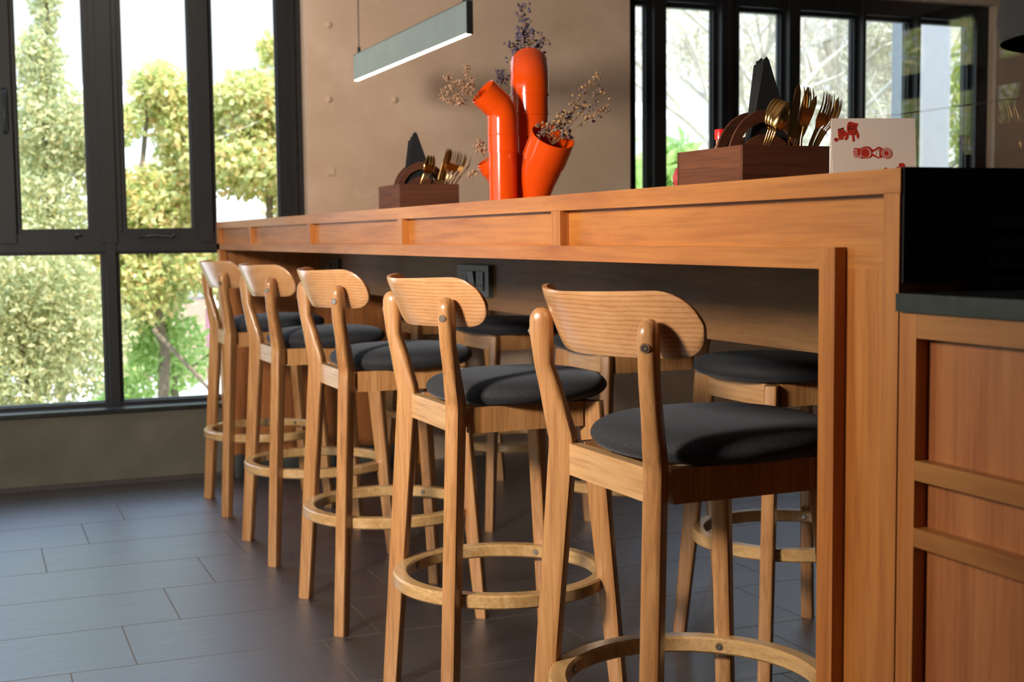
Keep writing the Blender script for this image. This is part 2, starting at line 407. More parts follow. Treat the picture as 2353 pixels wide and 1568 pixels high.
def window_unit(n, loc_fn, panes, bars, mat=m_frame, depth=0.07, sash=0.022):
    """panes: (a0,a1,z0,z1) glass openings; bars: frame boxes (a0,a1,z0,z1). loc_fn(a,d,z)->xyz with d into the outside."""
    root = empty('window_%d' % n); root['kind'] = 'structure'
    bm = bmesh.new()
    def bx(a0, a1, z0, z1, d0, d1):
        p, q = loc_fn(a0, d0, z0), loc_fn(a1, d1, z1)
        box(bm, min(p[0], q[0]), max(p[0], q[0]), min(p[1], q[1]), max(p[1], q[1]), z0, z1)
    for (a0, a1, z0, z1, d0) in bars: bx(a0, a1, z0, z1, d0, depth)
    obj('window_frame', bm, mat, root, bevel=0.003, seg=1)
    for (a0, a1, z0, z1) in panes:
        bm = bmesh.new()
        s = sash
        def bx2(b0, b1, y0, y1, d0=-0.012, d1=0.03):
            p, q = loc_fn(b0, d0, y0), loc_fn(b1, d1, y1)
            box(bm, min(p[0], q[0]), max(p[0], q[0]), min(p[1], q[1]), max(p[1], q[1]), y0, y1)
        bx2(a0 - s, a0, z0 - s, z1 + s); bx2(a1, a1 + s, z0 - s, z1 + s); bx2(a0, a1, z0 - s, z0); bx2(a0, a1, z1, z1 + s)
        t = 0.006
        bx2(a0 - 0.001, a0 + t, z0, z1, 0.006, 0.02); bx2(a1 - t, a1 + 0.001, z0, z1, 0.006, 0.02)
        sa = obj('sash', bm, mat, root, bevel=0.002, seg=1)
        bm = bmesh.new()
        p, q = loc_fn(a0, 0.012, z0), loc_fn(a1, 0.016, z1)
        box(bm, min(p[0], q[0]), max(p[0], q[0]), min(p[1], q[1]), max(p[1], q[1]), z0, z1)
        obj('pane', bm, g_win, sa)
    return root
back = lambda a, d, z: (a, YF + d, z)
# left window: three tall casements over two fixed lights
LT = 2.56
wl = window_unit(1, back,
    [(-0.62, -0.30, 1.10, LT), (-0.18, 0.10, 1.10, LT), (0.203, 0.481, 1.10, LT), (0.634, 0.921, 1.10, LT), (1.022, 1.311, 1.10, LT),
     (-0.62, -0.02, 0.345, 0.988), (0.03, 0.527, 0.345, 0.988), (0.596, 1.311, 0.345, 0.988)],
    [(-1.1, 1.418, 0.326, 0.345, -0.03), (-1.1, 1.418, 1.000, 1.080, -0.03), (-1.1, 1.418, LT + 0.01, 2.60, -0.03),
     (1.333, 1.418, 0.328, 2.60, -0.035), (1.36, 1.385, 0.328, 2.60, -0.05), (-1.1, -0.64, 0.328, 2.60, -0.02),
     (0.501, 0.614, 1.078, 2.60, -0.026), (0.525, 0.590, 1.04, 2.60, -0.045), (0.941, 1.002, 1.04, 2.60, -0.04), (0.120, 0.183, 1.04, 2.60, -0.045), (-0.278, -0.202, 1.04, 2.60, -0.03),
     (0.541, 0.582, 0.328, 1.04, -0.04), (-0.008, 0.018, 0.328, 1.04, -0.04)])
# casement handles and stay bar
bm = bmesh.new(); tube(bm, [(0.155, 5.90, 1.50), (0.155, 5.885, 1.52), (0.155, 5.885, 1.66), (0.155, 5.90, 1.68)], 0.008, 8)
obj('handle', bm, m_blackmetal, wl, True)
bm = bmesh.new(); tube(bm, [(0.68, 5.915, 1.062), (0.74, 5.912, 1.068), (0.82, 5.912, 1.060), (0.835, 5.912, 1.072)], 0.004, 8)
obj('stay_bar', bm, m_blackmetal, wl, True)
bm = bmesh.new(); tube(bm, [(0.42, 5.915, 1.06), (0.42, 5.905, 1.075), (0.44, 5.905, 1.07)], 0.005, 8)
obj('latch', bm, m_blackmetal, wl, True)
# right window: tall narrow lights under a deep head
RT = 2.195
window_unit(2, back,
    [(3.128, 3.186, 1.20, RT), (3.300, 3.577, 1.20, RT), (3.727, 3.987, 1.20, RT), (4.100, 4.454, 1.20, RT), (4.519, 4.816, 1.20, RT), (4.883, 5.225, 1.20, RT)],
    [(3.04, 3.106, 1.16, 2.30, -0.03), (3.208, 3.278, 1.16, 2.30, -0.06), (3.599, 3.705, 1.16, 2.30, -0.06), (3.640, 3.66, 1.16, 2.30, -0.075), (4.009, 4.078, 1.16, 2.30, -0.06),
     (4.476, 4.497, 1.16, 2.30, -0.06), (4.838, 4.861, 1.16, 2.30, -0.06), (5.247, 5.33, 1.16, 2.30, -0.06), (3.04, 5.33, 2.217, 2.30, -0.05), (3.04, 5.33, 1.16, 1.178, -0.06)])
side = lambda a, d, z: (XS - 0.05 - d, a, z)
window_unit(3, side,
    [(4.82, 5.01, 1.86, 2.10), (5.13, 5.37, 1.86, 2.10), (5.49, 5.74, 1.86, 2.10),
     (4.82, 5.01, 0.42, 1.74), (5.13, 5.37, 0.42, 1.74), (5.49, 5.74, 0.42, 1.74)],
    [(4.77, 5.80, 0.34, 0.40, -0.02), (4.77, 5.80, 1.76, 1.84, -0.02), (4.77, 5.80, 2.12, 2.15, -0.02), (4.77, 4.80, 0.34, 2.15, -0.02),
     (5.03, 5.11, 0.34, 2.15, -0.02), (5.39, 5.47, 0.34, 2.15, -0.02), (5.76, 5.80, 0.34, 2.15, -0.02)])
window_unit(4, side, [(1.36, 1.84, 1.36, 1.89)], [(1.30, 1.90, 1.30, 1.34, -0.02), (1.30, 1.90, 1.91, 1.95, -0.02), (1.30, 1.338, 1.30, 1.95, -0.02), (1.862, 1.90, 1.30, 1.95, -0.02)])
window_unit(5, side, [(2.26, 3.17, 0.56, 2.04), (3.23, 4.14, 0.56, 2.04)], [(2.20, 4.20, 0.50, 0.54, -0.02), (2.20, 4.20, 2.06, 2.10, -0.02), (2.20, 2.238, 0.5, 2.10, -0.02), (3.19, 3.21, 0.5, 2.10, -0.02), (4.162, 4.20, 0.5, 2.10, -0.02)])  # unseen middle side window, added to bring more daylight in

# ------------------------------------------------------------ bar counter
ct = empty('bar_counter', (1.45, 3.5, 0), 0, 'long honey-coloured wooden bar counter with panelled front, stools on both sides', 'bar counter')
def cbox(name, lst, mat, bevel=0.0015):
    l2 = [(a - 1.45, b - 1.45, c - 3.5, d - 3.5, e, f) for a, b, c, d, e, f in lst]
    return boxes(name, l2, mat, ct, bevel, 1)
X0, X1, YN, YE, ZT = 1.0, 1.90, 1.246, 5.828, 1.124
cbox('counter_top', [(X0, X1, YN, YE, 1.095, ZT)], m_cnt_y, 0.002)
for xa, xb, xr0, xr1 in ((X0, X0 + 0.03, X0 + 0.018, X0 + 0.034), (X1 - 0.03, X1, X1 - 0.034, X1 - 0.018)):
    cbox('lower_rail', [(xa, xb, 1.403, YE, 1.004, 1.031)], m_cnt_y)
    cbox('recessed_panel', [(xr0, xr1, YN, YE, 1.0045, 1.0955)], m_cnt_y, 0)
    for y in (2.219, 3.172, 4.132, 5.096):
        cbox('divider', [(xa, xb, y - 0.02, y + 0.02, 1.0305, 1.0955)], m_cnt_z)
    cbox('stile', [(xa, xb, 1.37, 1.403, 0.0, 1.0315)], m_cnt_z)
    cbox('recessed_panel', [(xr0, xr1, 1.27, 1.375, 0.0, 1.0045)], m_cnt_z, 0)
    cbox('corner_stile', [(xa, xb, YN + 0.001, 1.276, 0.0, 1.0955)], m_cnt_z)
    cbox('end_stile', [(xa, xb, 5.765, YE, 0.0, 1.0955)], m_cnt_z)
cbox('near_end_wall', [(X0 + 0.02, X1 - 0.02, YN + 0.012, 1.385, 0.0, 1.095)], m_cnt_z, 0)
cbox('black_end_panel', [(X0 + 0.004, X1 + 0.6, YN - 0.002, YN + 0.012, 0.99, ZT + 0.001)], m_black, 0)
cbox('far_end_wall', [(X0 + 0.02, X1 - 0.02, 5.775, 5.82, 0.10, 1.095)], m_red, 0)
cbox('plinth', [(X0 + 0.04, X1 - 0.04, 5.765, 5.822, 0.0, 0.10)], plain('plinth_grey', (0.075, 0.078, 0.07), 0.7), 0)
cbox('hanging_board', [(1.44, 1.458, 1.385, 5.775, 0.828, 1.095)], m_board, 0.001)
cbox('underside', [(X0 + 0.03, X1 - 0.03, 1.385, 5.775, 1.085, 1.0955)], m_red, 0)

# vent grille on the black end panel
vg = empty('vent_grille', (1.30, YN - 0.002, 1.03), 0, 'black slatted vent grille on the black end panel of the bar counter', 'vent')
boxes('grille_back', [(-0.19, 0.19, -0.003, 0.0, -0.06, 0.05)], m_black, vg, 0)
for k in range(4):
    bm = bmesh.new(); z = 0.033 - k * 0.0235
    prism(bm, [(-0.003, z - 0.006), (-0.014, z - 0.010), (-0.014, z + 0.002), (-0.003, z + 0.006)], lambda a, b, t: (t, a, b), -0.175, 0.19)
    obj('slat', bm, m_slat, vg, bevel=0.001, seg=1)

# outlets on the hanging board
def outlet(y, label):
    r = empty('power_outlet', (1.44, y, 0.915), 0, label, 'power outlet', 'power outlets on the hanging board')
    bm = bmesh.new(); box(bm, -0.016, 0.0, -0.135, 0.135, -0.047, 0.047); obj('cover_plate', bm, m_outlet, r, bevel=0.006, seg=3)
    for yy in (0.07, -0.07):
        bm = bmesh.new(); box(bm, -0.020, -0.015, yy - 0.028, yy + 0.028, -0.03, 0.028); s = obj('socket', bm, m_outlet, r, bevel=0.002, seg=1)
        bm = bmesh.new()
        for (a, b) in ((0.0, 0.012), (-0.012, -0.014), (0.012, -0.014)):
            tube(bm, [(-0.0208, yy + a, b), (-0.0199, yy + a, b)], 0.0045, 10)
        obj('slots', bm, m_outdark, s)
    bm = bmesh.new(); prism(bm, [(-0.018, -0.03), (-0.026, 0.028), (-0.0155, 0.028), (-0.0155, -0.03)], lambda a, b, t: (a, t, b), -0.026, 0.026)
    obj('rocker_switch', bm, m_outlet, r, bevel=0.002, seg=1)
outlet(3.785, 'black socket plate with rocker switch seen behind the second stool backrest')
outlet(5.52, 'dark socket plate at the far end of the hanging board')

# ------------------------------------------------------------ side cabinet and stone worktop
sw = boxes('stone_worktop', [(0.992, 2.6, -0.6, YN - 0.004, 0.958, 0.979)], m_stone, None, 0.002)
tagp(sw, 'black stone worktop slab lying on the side cabinet at right', 'worktop')
cb_ = empty('side_cabinet', (1.3, 0.4, 0), 0, 'wooden side cabinet with recessed panels under the black stone slab', 'cabinet')
def kbox(name, lst, mat, bevel=0.0015):
    return boxes(name, [(a - 1.3, b - 1.3, c - 0.4, d - 0.4, e, f) for a, b, c, d, e, f in lst], mat, cb_, bevel, 1)
kbox('carcass', [(1.04, 2.5, -0.6, YN - 0.006, 0.06, 0.957)], m_cab_z, 0)
kbox('base', [(1.05, 2.5, -0.6, YN - 0.006, 0.0, 0.06)], m_black, 0)
kbox('corner_stile', [(1.0, 1.042, 1.215, YN - 0.002, 0.0, 0.957)], m_cnt_z)
for y0, y1 in ((0.62, 0.655), (0.02, 0.055), (-0.6, -0.56)): kbox('stile', [(1.0, 1.042, y0, y1, 0.06, 0.957)], m_cab_z)
for z0, z1 in ((0.928, 0.957), (0.763, 0.786), (0.685, 0.707), (0.06, 0.10)): kbox('rail', [(1.0002, 1.042, -0.56, 1.2155, z0, z1)], m_cab_f)
for y0, y1 in ((0.655, 1.215), (0.055, 0.62), (-0.56, 0.02)):
    kbox('drawer_front', [(1.018, 1.040, y0, y1, 0.786, 0.928)], m_cab_z, 0)
    kbox('drawer_front', [(1.018, 1.040, y0, y1, 0.707, 0.763)], m_cab_z, 0)
    kbox('door', [(1.018, 1.040, y0, y1, 0.10, 0.685)], m_cab_z, 0)

# ------------------------------------------------------------ stools
def leg_loft(ang, levels, par):
    c, s = math.cos(ang), math.sin(ang); bm = bmesh.new(); rings = []; n = 36
    for (z, r0, r1, ht, e) in levels:
        rc, hw = (r0 + r1) / 2, (r1 - r0) / 2; ring = []
        for k in range(n):
            a = 2 * PI * (k + 0.5) / n; ca, sa = math.cos(a), math.sin(a)
            q = (abs(ca) ** e + abs(sa) ** e) ** (-1 / e)
            rr, w = rc + hw * q * ca, ht * q * sa
            ring.append(bm.verts.new((rr * c - w * s, rr * s + w * c, z)))
        rings.append(ring)
    for p, q in zip(rings[:-1], rings[1:]):
        for k in range(n): bm.faces.new([p[k], p[(k + 1) % n], q[(k + 1) % n], q[k]])
    bm.faces.new(rings[0][::-1]); bm.faces.new(rings[-1])
    return obj('leg', bm, m_leg, par, smooth=True, auto=0.45)

def screw(par, p, nrm, r=0.0052):
    q = Vector(nrm).to_track_quat('Z', 'Y').to_matrix().to_4x4(); q.translation = Vector(p)
    bm = bmesh.new(); lathe(bm, [(r * 0.3, 0.0), (r * 0.45, 0.0016), (r, 0.0016), (r, -0.003)], 16)
    lathe(bm, [(r * 1.45, 0.0006), (r * 1.45, -0.003)], 16, mi=1)
    bmesh.ops.transform(bm, matrix=q, verts=bm.verts)
    return obj('screw', bm, [m_screw, m_hole], par, smooth=False)

def make_stool(label):
    r = empty('bar_stool', (0, 0, 0), 0, label, 'bar stool')
    S2 = math.sqrt(2)
    # back legs (towards -X), planks set in radial planes, kinked at seat height
    rb, rk, rt = 0.200 * S2, 0.160 * S2, 0.186 * S2
    zk, zt = 0.700, 0.927
    # levels of the leg: z, inner radius, outer radius, half thickness, corner exponent
    ht = 0.0157
    lv = [(0.0, rb - 0.017, rb + 0.017, ht, 7), (0.004, rb - 0.018, rb + 0.018, ht, 7), (zk - 0.012, rk - 0.022, rk + 0.024, ht, 7), (zk, rk - 0.022, rk + 0.024, ht, 6)]
    for z_in, r_in in ((0.012, -0.020), (0.035, -0.013), (0.060, -0.006), (0.085, 0.001), (0.130, rt - rk - 0.0185)):
        fr_ = z_in / (zt - 0.060 - zk)
        lv.append((zk + z_in, rk + r_in, rk + 0.024 + (rt - rk - 0.0015) * fr_, ht, 6 - 3.2 * min(1, z_in / 0.08)))
    lv.append((zt - 0.045, rt - 0.0185, rt + 0.0228, ht, 2.6))
    for i in range(9):                                              # rounded head
        a = PI / 2 * i / 8.4; c_ = math.cos(a)
        lv.append((zt - 0.024 + 0.024 * math.sin(a), rt + 0.0025 - 0.0205 * c_, rt + 0.0025 + 0.0205 * c_, ht * c_ ** 0.75, 2.5))
    for sgn in (1, -1):
        ang = PI - sgn * PI / 4
        lg = leg_loft(ang, lv, r)
        d = Vector((math.cos(ang), math.sin(ang), 0))
        screw(lg, d * (rt + 0.0232) + Vector((0, 0, zt - 0.042)), d + Vector((0, 0, -0.05)))
    # front legs: straight, wide at the top, tapering down
    rf = 0.152 * S2
    fl = [(0.0, rb - 0.0155, rb + 0.0145, ht, 7), (0.004, rb - 0.0165, rb + 0.0155, ht, 7), (0.60, rf + (rb - rf) * 0.13 - 0.026, rf + (rb - rf) * 0.13 + 0.0245, ht, 7), (0.693, rf - 0.030, rf + 0.026, ht, 7)]
    for sgn in (1, -1): leg_loft(sgn * PI / 4, fl, r)
    # apron rails under the seat
    a, b, z0, z1 = 0.150, 0.130, 0.640, 0.694
    bx = bmesh.new(); box(bx, -a - 0.011, -a + 0.011, -b - 0.006, b + 0.006, z0, z1); obj('rail', bx, m_rail, r, bevel=0.002, seg=1)
    bx = bmesh.new(); box(bx, a - 0.016, a + 0.006, -b, b, z0, z1); obj('rail', bx, m_rail, r, bevel=0.002, seg=1)
    for s in (1, -1):
        bx = bmesh.new(); box(bx, -b, b, s * a - 0.011, s * a + 0.011, z0, z1); obj('side_rail', bx, m_leg, r, bevel=0.002, seg=1)
    for sx in (1, -1):
        for sy in (1, -1):
            bx = bmesh.new()
            prism(bx, [(0.045 * sx, 0.139 * sy), (0.139 * sx, 0.045 * sy), (0.139 * sx, 0.065 * sy), (0.065 * sx, 0.139 * sy)], lambda p, q, t: (p, q, t), z0 + 0.004, z1 - 0.008)
            obj('corner_block', bx, m_leg, r)
    # backrest: bent plywood shield
    bm = bmesh.new(); N, K = 40, 14; hw, th = 0.231, 0.0135
    grid = {}
    for side_ in (0, 1):
        for i in range(N + 1):
            u = -1 + 2 * i / N
            u = math.sin(u * PI / 2)
            for j in range(K + 1):
                w = -1 + 2 * j / K
                w = math.sin(w * PI / 2)
                au = abs(u)
                env = 1.0 if au < 0.78 else max(0.0, 1 - ((au - 0.78) / 0.22) ** 2.2) ** 0.5
                zc = 0.916 - 0.004 * (1 - au)
                h = 0.0505 * max(env, 0.02)
                zz = zc + w * h + (0.003 * u * u if w > 0 else 0)
                yy = u * hw
                xx = -0.221 + 1.90 * yy * yy - 0.020 * (zz - 0.918) / 0.0485
                tx = -3.80 * yy
                nn = Vector((1, tx, 0)).normalized()
                edge = max(abs(w) ** 6, 0)
                off = (th / 2 - 0.003 * edge) * (1 if side_ else -1)
                grid[(side_, i, j)] = bm.verts.new((xx + nn.x * off, yy + nn.y * off, zz))
    for sd in (0, 1):
        for i in range(N):
            for j in range(K):
                bm.faces.new([grid[(sd, i, j)], grid[(sd, i + 1, j)], grid[(sd, i + 1, j + 1)], grid[(sd, i, j + 1)]])
    for i in range(N):
        for j in (0, K): bm.faces.new([grid[(0, i, j)], grid[(0, i + 1, j)], grid[(1, i + 1, j)], grid[(1, i, j)]])
    for j in range(K):
        for i in (0, N): bm.faces.new([grid[(0, i, j)], grid[(0, i, j + 1)], grid[(1, i, j + 1)], grid[(1, i, j)]])
    obj('backrest', bm, m_back, r, smooth=True, auto=0.9)
    # round cushion
    bm = bmesh.new(); prof = [(0.0, 0.690), (0.150, 0.692), (0.178, 0.694), (0.196, 0.700), (0.206, 0.709), (0.210, 0.718), (0.206, 0.728), (0.195, 0.738), (0.172, 0.745), (0.135, 0.750), (0.07, 0.752), (0.0, 0.753)]
    rings = []; SEG = 64
    for (rr, z) in prof:
        ring = []
        for k in range(SEG):
            a_ = 2 * PI * k / SEG; cx, sy = math.cos(a_), math.sin(a_)
            e = 2.35
            sc = (abs(cx) ** e + abs(sy) ** e) ** (-1 / e)
            q = rr * sc * (1.0 if cx > -0.2 else 1.0 - 0.05 * (-cx - 0.2))
            ring.append(bm.verts.new((0.036 + q * cx * 0.95, q * sy * 0.99, z + 0.004 * cx * (rr / 0.21))))
        rings.append(ring)
    for p, q in zip(rings[:-1], rings[1:]):
        for k in range(SEG): bm.faces.new([p[k], p[(k + 1) % SEG], q[(k + 1) % SEG], q[k]])
    bmesh.ops.remove_doubles(bm, verts=bm.verts, dist=1e-5)
    so = obj('seat', bm, m_seat, r, smooth=True)
    sm = so.modifiers.new('smooth', 'SUBSURF'); sm.levels = 1; sm.render_levels = 2
    # ring footrest inside the legs
    bm = bmesh.new(); SEG = 72; ro, ri, z0, z1 = 0.243, 0.210, 0.277, 0.307
    prof = [(ro, z0 + 0.004), (ro, z1 - 0.004), (ro - 0.004, z1), (ri + 0.004, z1), (ri, z1 - 0.004), (ri, z0 + 0.004), (ri + 0.004, z0), (ro - 0.004, z0)]
    rings = [[bm.verts.new((rr * math.cos(2 * PI * k / SEG), rr * math.sin(2 * PI * k / SEG), z)) for k in range(SEG)] for rr, z in prof]
    for i in range(len(prof)):
        p, q = rings[i], rings[(i + 1) % len(prof)]
        for k in range(SEG): bm.faces.new([p[k], p[(k + 1) % SEG], q[(k + 1) % SEG], q[k]])
    ring = obj('foot_ring', bm, m_ring, r, smooth=True, auto=0.6)
    for k in range(4):
        a_ = PI / 4 + k * PI / 2; d = Vector((math.cos(a_), math.sin(a_), 0))
        screw(ring, d * (ri - 0.0005) + Vector((0, 0, 0.292)), -d, 0.005)
    return r

def copy_tree(o, parent=None):
    c = o.copy(); COL.objects.link(c)
    if parent: c.parent = parent
    for ch in [x for x in bpy.data.objects if x.parent == o]: copy_tree(ch, c)
    return c

near_labels = ['bar stool nearest the camera, the first in the left row, beside the counter corner post',
               'second bar stool of the left row, its backrest below the power outlet',
               'third and middle bar stool of the left row along the counter front',
               'fourth bar stool of the left row, between the middle and the last one',
               'farthest bar stool of the left row, next to the tall window wall']
far_labels = ['dark-seated bar stool across the counter, partly hidden by the corner post',
              'bar stool across the counter, seen behind the nearest stool backrest',
              'bar stool across the counter, its seat seen behind the second stool backrest',
              'bar stool across the counter, farthest one beside the red end panel']
proto = make_stool(near_labels[0])
near = [(1.100, 1.895, 0.02), (1.078, 2.705, 0.0), (1.070, 3.53, 0.0), (1.062, 4.343, 0.015), (1.062, 5.165, 0.0)]
far = [(1.885, 2.765, PI), (1.885, 3.63, PI), (1.87, 4.515, PI + 0.03), (1.88, 5.41, PI)]
for i, (x, y, a) in enumerate(near):
    o = proto if i == 0 else copy_tree(proto)
    o.location = (x, y, 0); o.rotation_euler = (0, 0, a); o['label'] = near_labels[i]; o['group'] = 'bar stools on the left of the counter'
for i, (x, y, a) in enumerate(far):
    o = copy_tree(proto); o.location = (x, y, 0); o.rotation_euler = (0, 0, a); o['label'] = far_labels[i]; o['group'] = 'bar stools on the far side of the counter'

# ------------------------------------------------------------ linear pendant lamp
lp = empty('pendant_lamp', (1.42, 4.40, 1.66), 0, 'slim grey linear pendant lamp with glowing lower edge hanging over the counter', 'lamp')
boxes('lamp_body', [(-0.009, 0.009, -0.628, 0.635, 0.002, 0.097)], m_lampside, lp, 0.001, 1)
boxes('end_cap', [(-0.010, 0.010, -0.634, -0.628, -0.001, 0.099)], m_blackmetal, lp, 0)
boxes('top_edge', [(-0.0098, 0.0098, -0.628, 0.636, 0.097, 0.099)], m_blackmetal, lp, 0)
ne = NT('lamp_diffuser_glow'); em = ne.n('ShaderNodeEmission'); em.inputs[0].default_value = (1.0, 0.97, 0.86, 1); em.inputs[1].default_value = 7.0
ne.l(em.outputs[0], ne.out.inputs['Surface'])
boxes('diffuser', [(-0.0078, 0.0078, -0.622, 0.630, -0.0012, 0.002)], ne.m, lp, 0)
for y in (-0.59, 0.585):
    bm = bmesh.new(); tube(bm, [(0, y, 0.12), (0, y, ZC - 1.66)], 0.0022, 8); ca = obj('cable', bm, m_blackmetal, lp)
    bm = bmesh.new(); tube(bm, [(0, y, 0.098), (0, y, 0.124)], 0.0065, 12); obj('cable_grip', bm, m_blackmetal, ca)

# black shade pendant above the counter end
bp = empty('dome_pendant', (1.422, 1.305, 1.300), 0, 'matte black dome pendant lamp at the upper right above the counter end', 'lamp')
bm = bmesh.new(); lathe(bm, [(0.166, 0.0), (0.171, 0.03), (0.166, 0.065), (0.145, 0.115), (0.09, 0.150), (0.03, 0.165), (0.0, 0.166), (0.0, 0.162), (0.03, 0.161), (0.088, 0.146), (0.141, 0.112), (0.160, 0.063), (0.164, 0.03), (0.160, 0.0), (0.166, 0.0)], 48)
obj('lamp_shade', bm, m_black, bp, True, auto=0.8)
bm = bmesh.new(); tube(bm, [(0, 0, 0.16), (0, 0, ZC - 1.300)], 0.004, 8); obj('cable', bm, m_blackmetal, bp)

# ------------------------------------------------------------ glass partition on the counter
for z0, z1, lab in ((ZT, 1.279, 'low clear glass screen standing on the counter behind the menu card'), (1.281, 2.30, 'tall upper glass sheet above the low glass screen, reflecting the windows')):
    g = boxes('glass_partition', [(1.696, 1.704, 0.95, 2.324, z0 + 0.0005, z1)], [g_part], None, 0)
    tagp(g, lab, 'glass screen')
st = empty('partition_bracket', (1.70, 0.95, ZT), 0, 'slim black post holding the glass sheets at the counter end', 'bracket')
boxes('post', [(-0.012, 0.012, -0.02, -0.005, 0.002, ZC - ZT)], m_blackmetal, st, 0.001, 1)

# ------------------------------------------------------------ caddies, cutlery, napkins
def arch_board(bm, y, t, R=0.093, h0=0.05):
    """half-disc handle board with kidney slot, in the XZ plane"""
    n = 28; outer = []; 
    for i in range(n + 1):
        a = PI * i / n; outer.append((R * math.cos(a), 0.043 + 0.094 * math.sin(a)))
    inner_o = []; inner_i = []
    m = 18
    for i in range(m + 1):
        a = math.radians(26) + math.radians(128) * i / m
        inner_o.append((0.066 * math.cos(a), 0.050 + 0.066 * math.sin(a))); inner_i.append((0.066 * math.cos(a) * 0.97, 0.038 + 0.058 * math.sin(a)))
    slot = inner_o + inner_i[::-1]
    # build front/back faces as strips between outer arc and slot
    def V(p, yy): return bm.verts.new((p[0], yy, p[1]))
    for yy in (y, y + t):
        pass
    ys = (y, y + t)
    oa = [[V(p, yy) for p in outer] for yy in ys]
    so = [[V(p, yy) for p in inner_o] for yy in ys]
    si = [[V(p, yy) for p in inner_i] for yy in ys]
    bl = [[V(p, yy) for p in ((R, 0.0), (-R, 0.0))] for yy in ys]
    for k in (0, 1):
        # top band between the outer arc and the slot's upper edge
        for i in range(m):
            j0 = 4 + int(round(i * (n - 8) / m)); j1 = 4 + int(round((i + 1) * (n - 8) / m))
            f = [oa[k][j] for j in range(j0, j1 + 1)] + [so[k][i + 1], so[k][i]]
            if len(set(f)) >= 3: bm.faces.new(f)
        # left/right shoulders and lower body
        bm.faces.new([oa[k][j] for j in range(0, 5)] + [so[k][0], si[k][0], bl[k][0]])
        bm.faces.new([oa[k][j] for j in range(n, n - 5, -1)] + [so[k][m], si[k][m], bl[k][1]])
        bm.faces.new([bl[k][0]] + [si[k][i] for i in range(0, m + 1)] + [bl[k][1]])
    def wall(A, B):
        for i in range(len(A) - 1): bm.faces.new([A[i], A[i + 1], B[i + 1], B[i]])
    wall(oa[0], oa[1]); wall(so[0], so[1]); wall(si[0], si[1])
    bm.faces.new([so[0][0], si[0][0], si[1][0], so[1][0]]); bm.faces.new([so[0][m], si[0][m], si[1][m], so[1][m]])
    bm.faces.new([oa[0][0], bl[0][0], bl[1][0], oa[1][0]]); bm.faces.new([oa[0][n], bl[0][1], bl[1][1], oa[1][n]])
    bm.faces.new([bl[0][0], bl[0][1], bl[1][1], bl[1][0]])

def caddy(x, y, rz, label, W=0.186, L=0.235, H=0.084):
    r = empty('cutlery_caddy', (x, y, ZT), rz, label, 'cutlery caddy', 'wooden cutlery caddies on the counter')
    t = 0.008
    boxes('front_panel', [(0, W, 0, t, 0, H)], m_walnut_shaded_x, r, 0.001, 1)
    boxes('back_panel', [(0, W, L - t, L, 0, H)], m_walnut_shaded_x, r, 0.001, 1)
    boxes('side_panel', [(0, t, t, L - t, 0, H)], m_walnut, r, 0.001, 1)
    boxes('side_panel', [(W - t, W, t, L - t, 0, H)], m_walnut, r, 0.001, 1)
    boxes('bottom', [(t, W - t, t, L - t, 0, 0.006)], m_walnut, r, 0)
    boxes('divider', [(t, W - t, 0.058, 0.062, 0.006, H - 0.012)], m_walnut, r, 0)
    for yy in (0.064, 0.108):
        bm = bmesh.new(); arch_board(bm, 0, 0.006, R=0.084)
        o = obj('arched_board', bm, m_walnut_shaded_x, r); o.location = (W / 2, yy, 0.006)
        o.scale = (1, 1, 1.08)
    return r

def napkin(par_loc, rz, dx, dy, label, grp, lean=0.0, w=0.075, h=0.236):
    x, y, z = par_loc; c, s = math.cos(rz), math.sin(rz)
    r = bpy.data.objects.new('napkin_tmp', None)
    bm = bmesh.new()
    # folded cloth triangle: three plies hinged at the apex
    for k in range(3):
        o = k * 0.0032
        pl = [(-w * 0.72 + o, 0.0), (w * 1.1 - o, 0.0), (0.004 + o * 0.5, h - 0.006 - k * 0.002), (-0.001, h - k * 0.003), (-0.006 - o * 0.3, h - 0.005)]
        prism(bm, pl, lambda a, b, t: (a, t + 0.002 * math.sin(b * 40 + k), b), k * 0.0034 - 0.005, k * 0.0034 - 0.0022)
    bpy.data.objects.remove(r)
    o = obj('folded_napkin', bm, m_napkin, None, bevel=0.0009, seg=2)
    o.location = (x + dx * c - dy * s, y + dx * s + dy * c, z); o.rotation_euler = (0, lean, rz)
    return tagp(o, label, 'napkin', grp)

def spoon():
    r = empty('spoon'); bm = bmesh.new(); n, m = 20, 8; grid = []
    for j in range(m + 1):
        t = j / m
        for_i = []
        for i in range(n):
            a = 2 * PI * i / n
            wy = 0.0135 * (1 - 0.18 * math.sin(a)) * math.cos(a) * t; wz = 0.0285 * math.sin(a) * t
            for_i.append(bm.verts.new((wy, 0.0095 * (t * t - 1) , 0.143 + wz)))
        grid.append(for_i)
    for j in range(m):
        for i in range(n): 
            bm.faces.new([grid[j][i], grid[j][(i + 1) % n], grid[j + 1][(i + 1) % n], grid[j + 1][i]])
    bmesh.ops.remove_doubles(bm, verts=bm.verts, dist=1e-6)
    geo = bmesh.ops.solidify(bm, geom=bm.faces[:] , thickness=0.0014)
    obj('bowl', bm, m_gold, r, True)
    bm = bmesh.new(); path = [(0, 0, 0), (0, 0.001, 0.05), (0, 0.003, 0.085), (0, 0.0, 0.110), (0, -0.003, 0.119)]
    tube(bm, path, [0.0038, 0.0034, 0.0026, 0.0023, 0.004], 8); obj('handle', bm, m_gold, r, True)
    return r
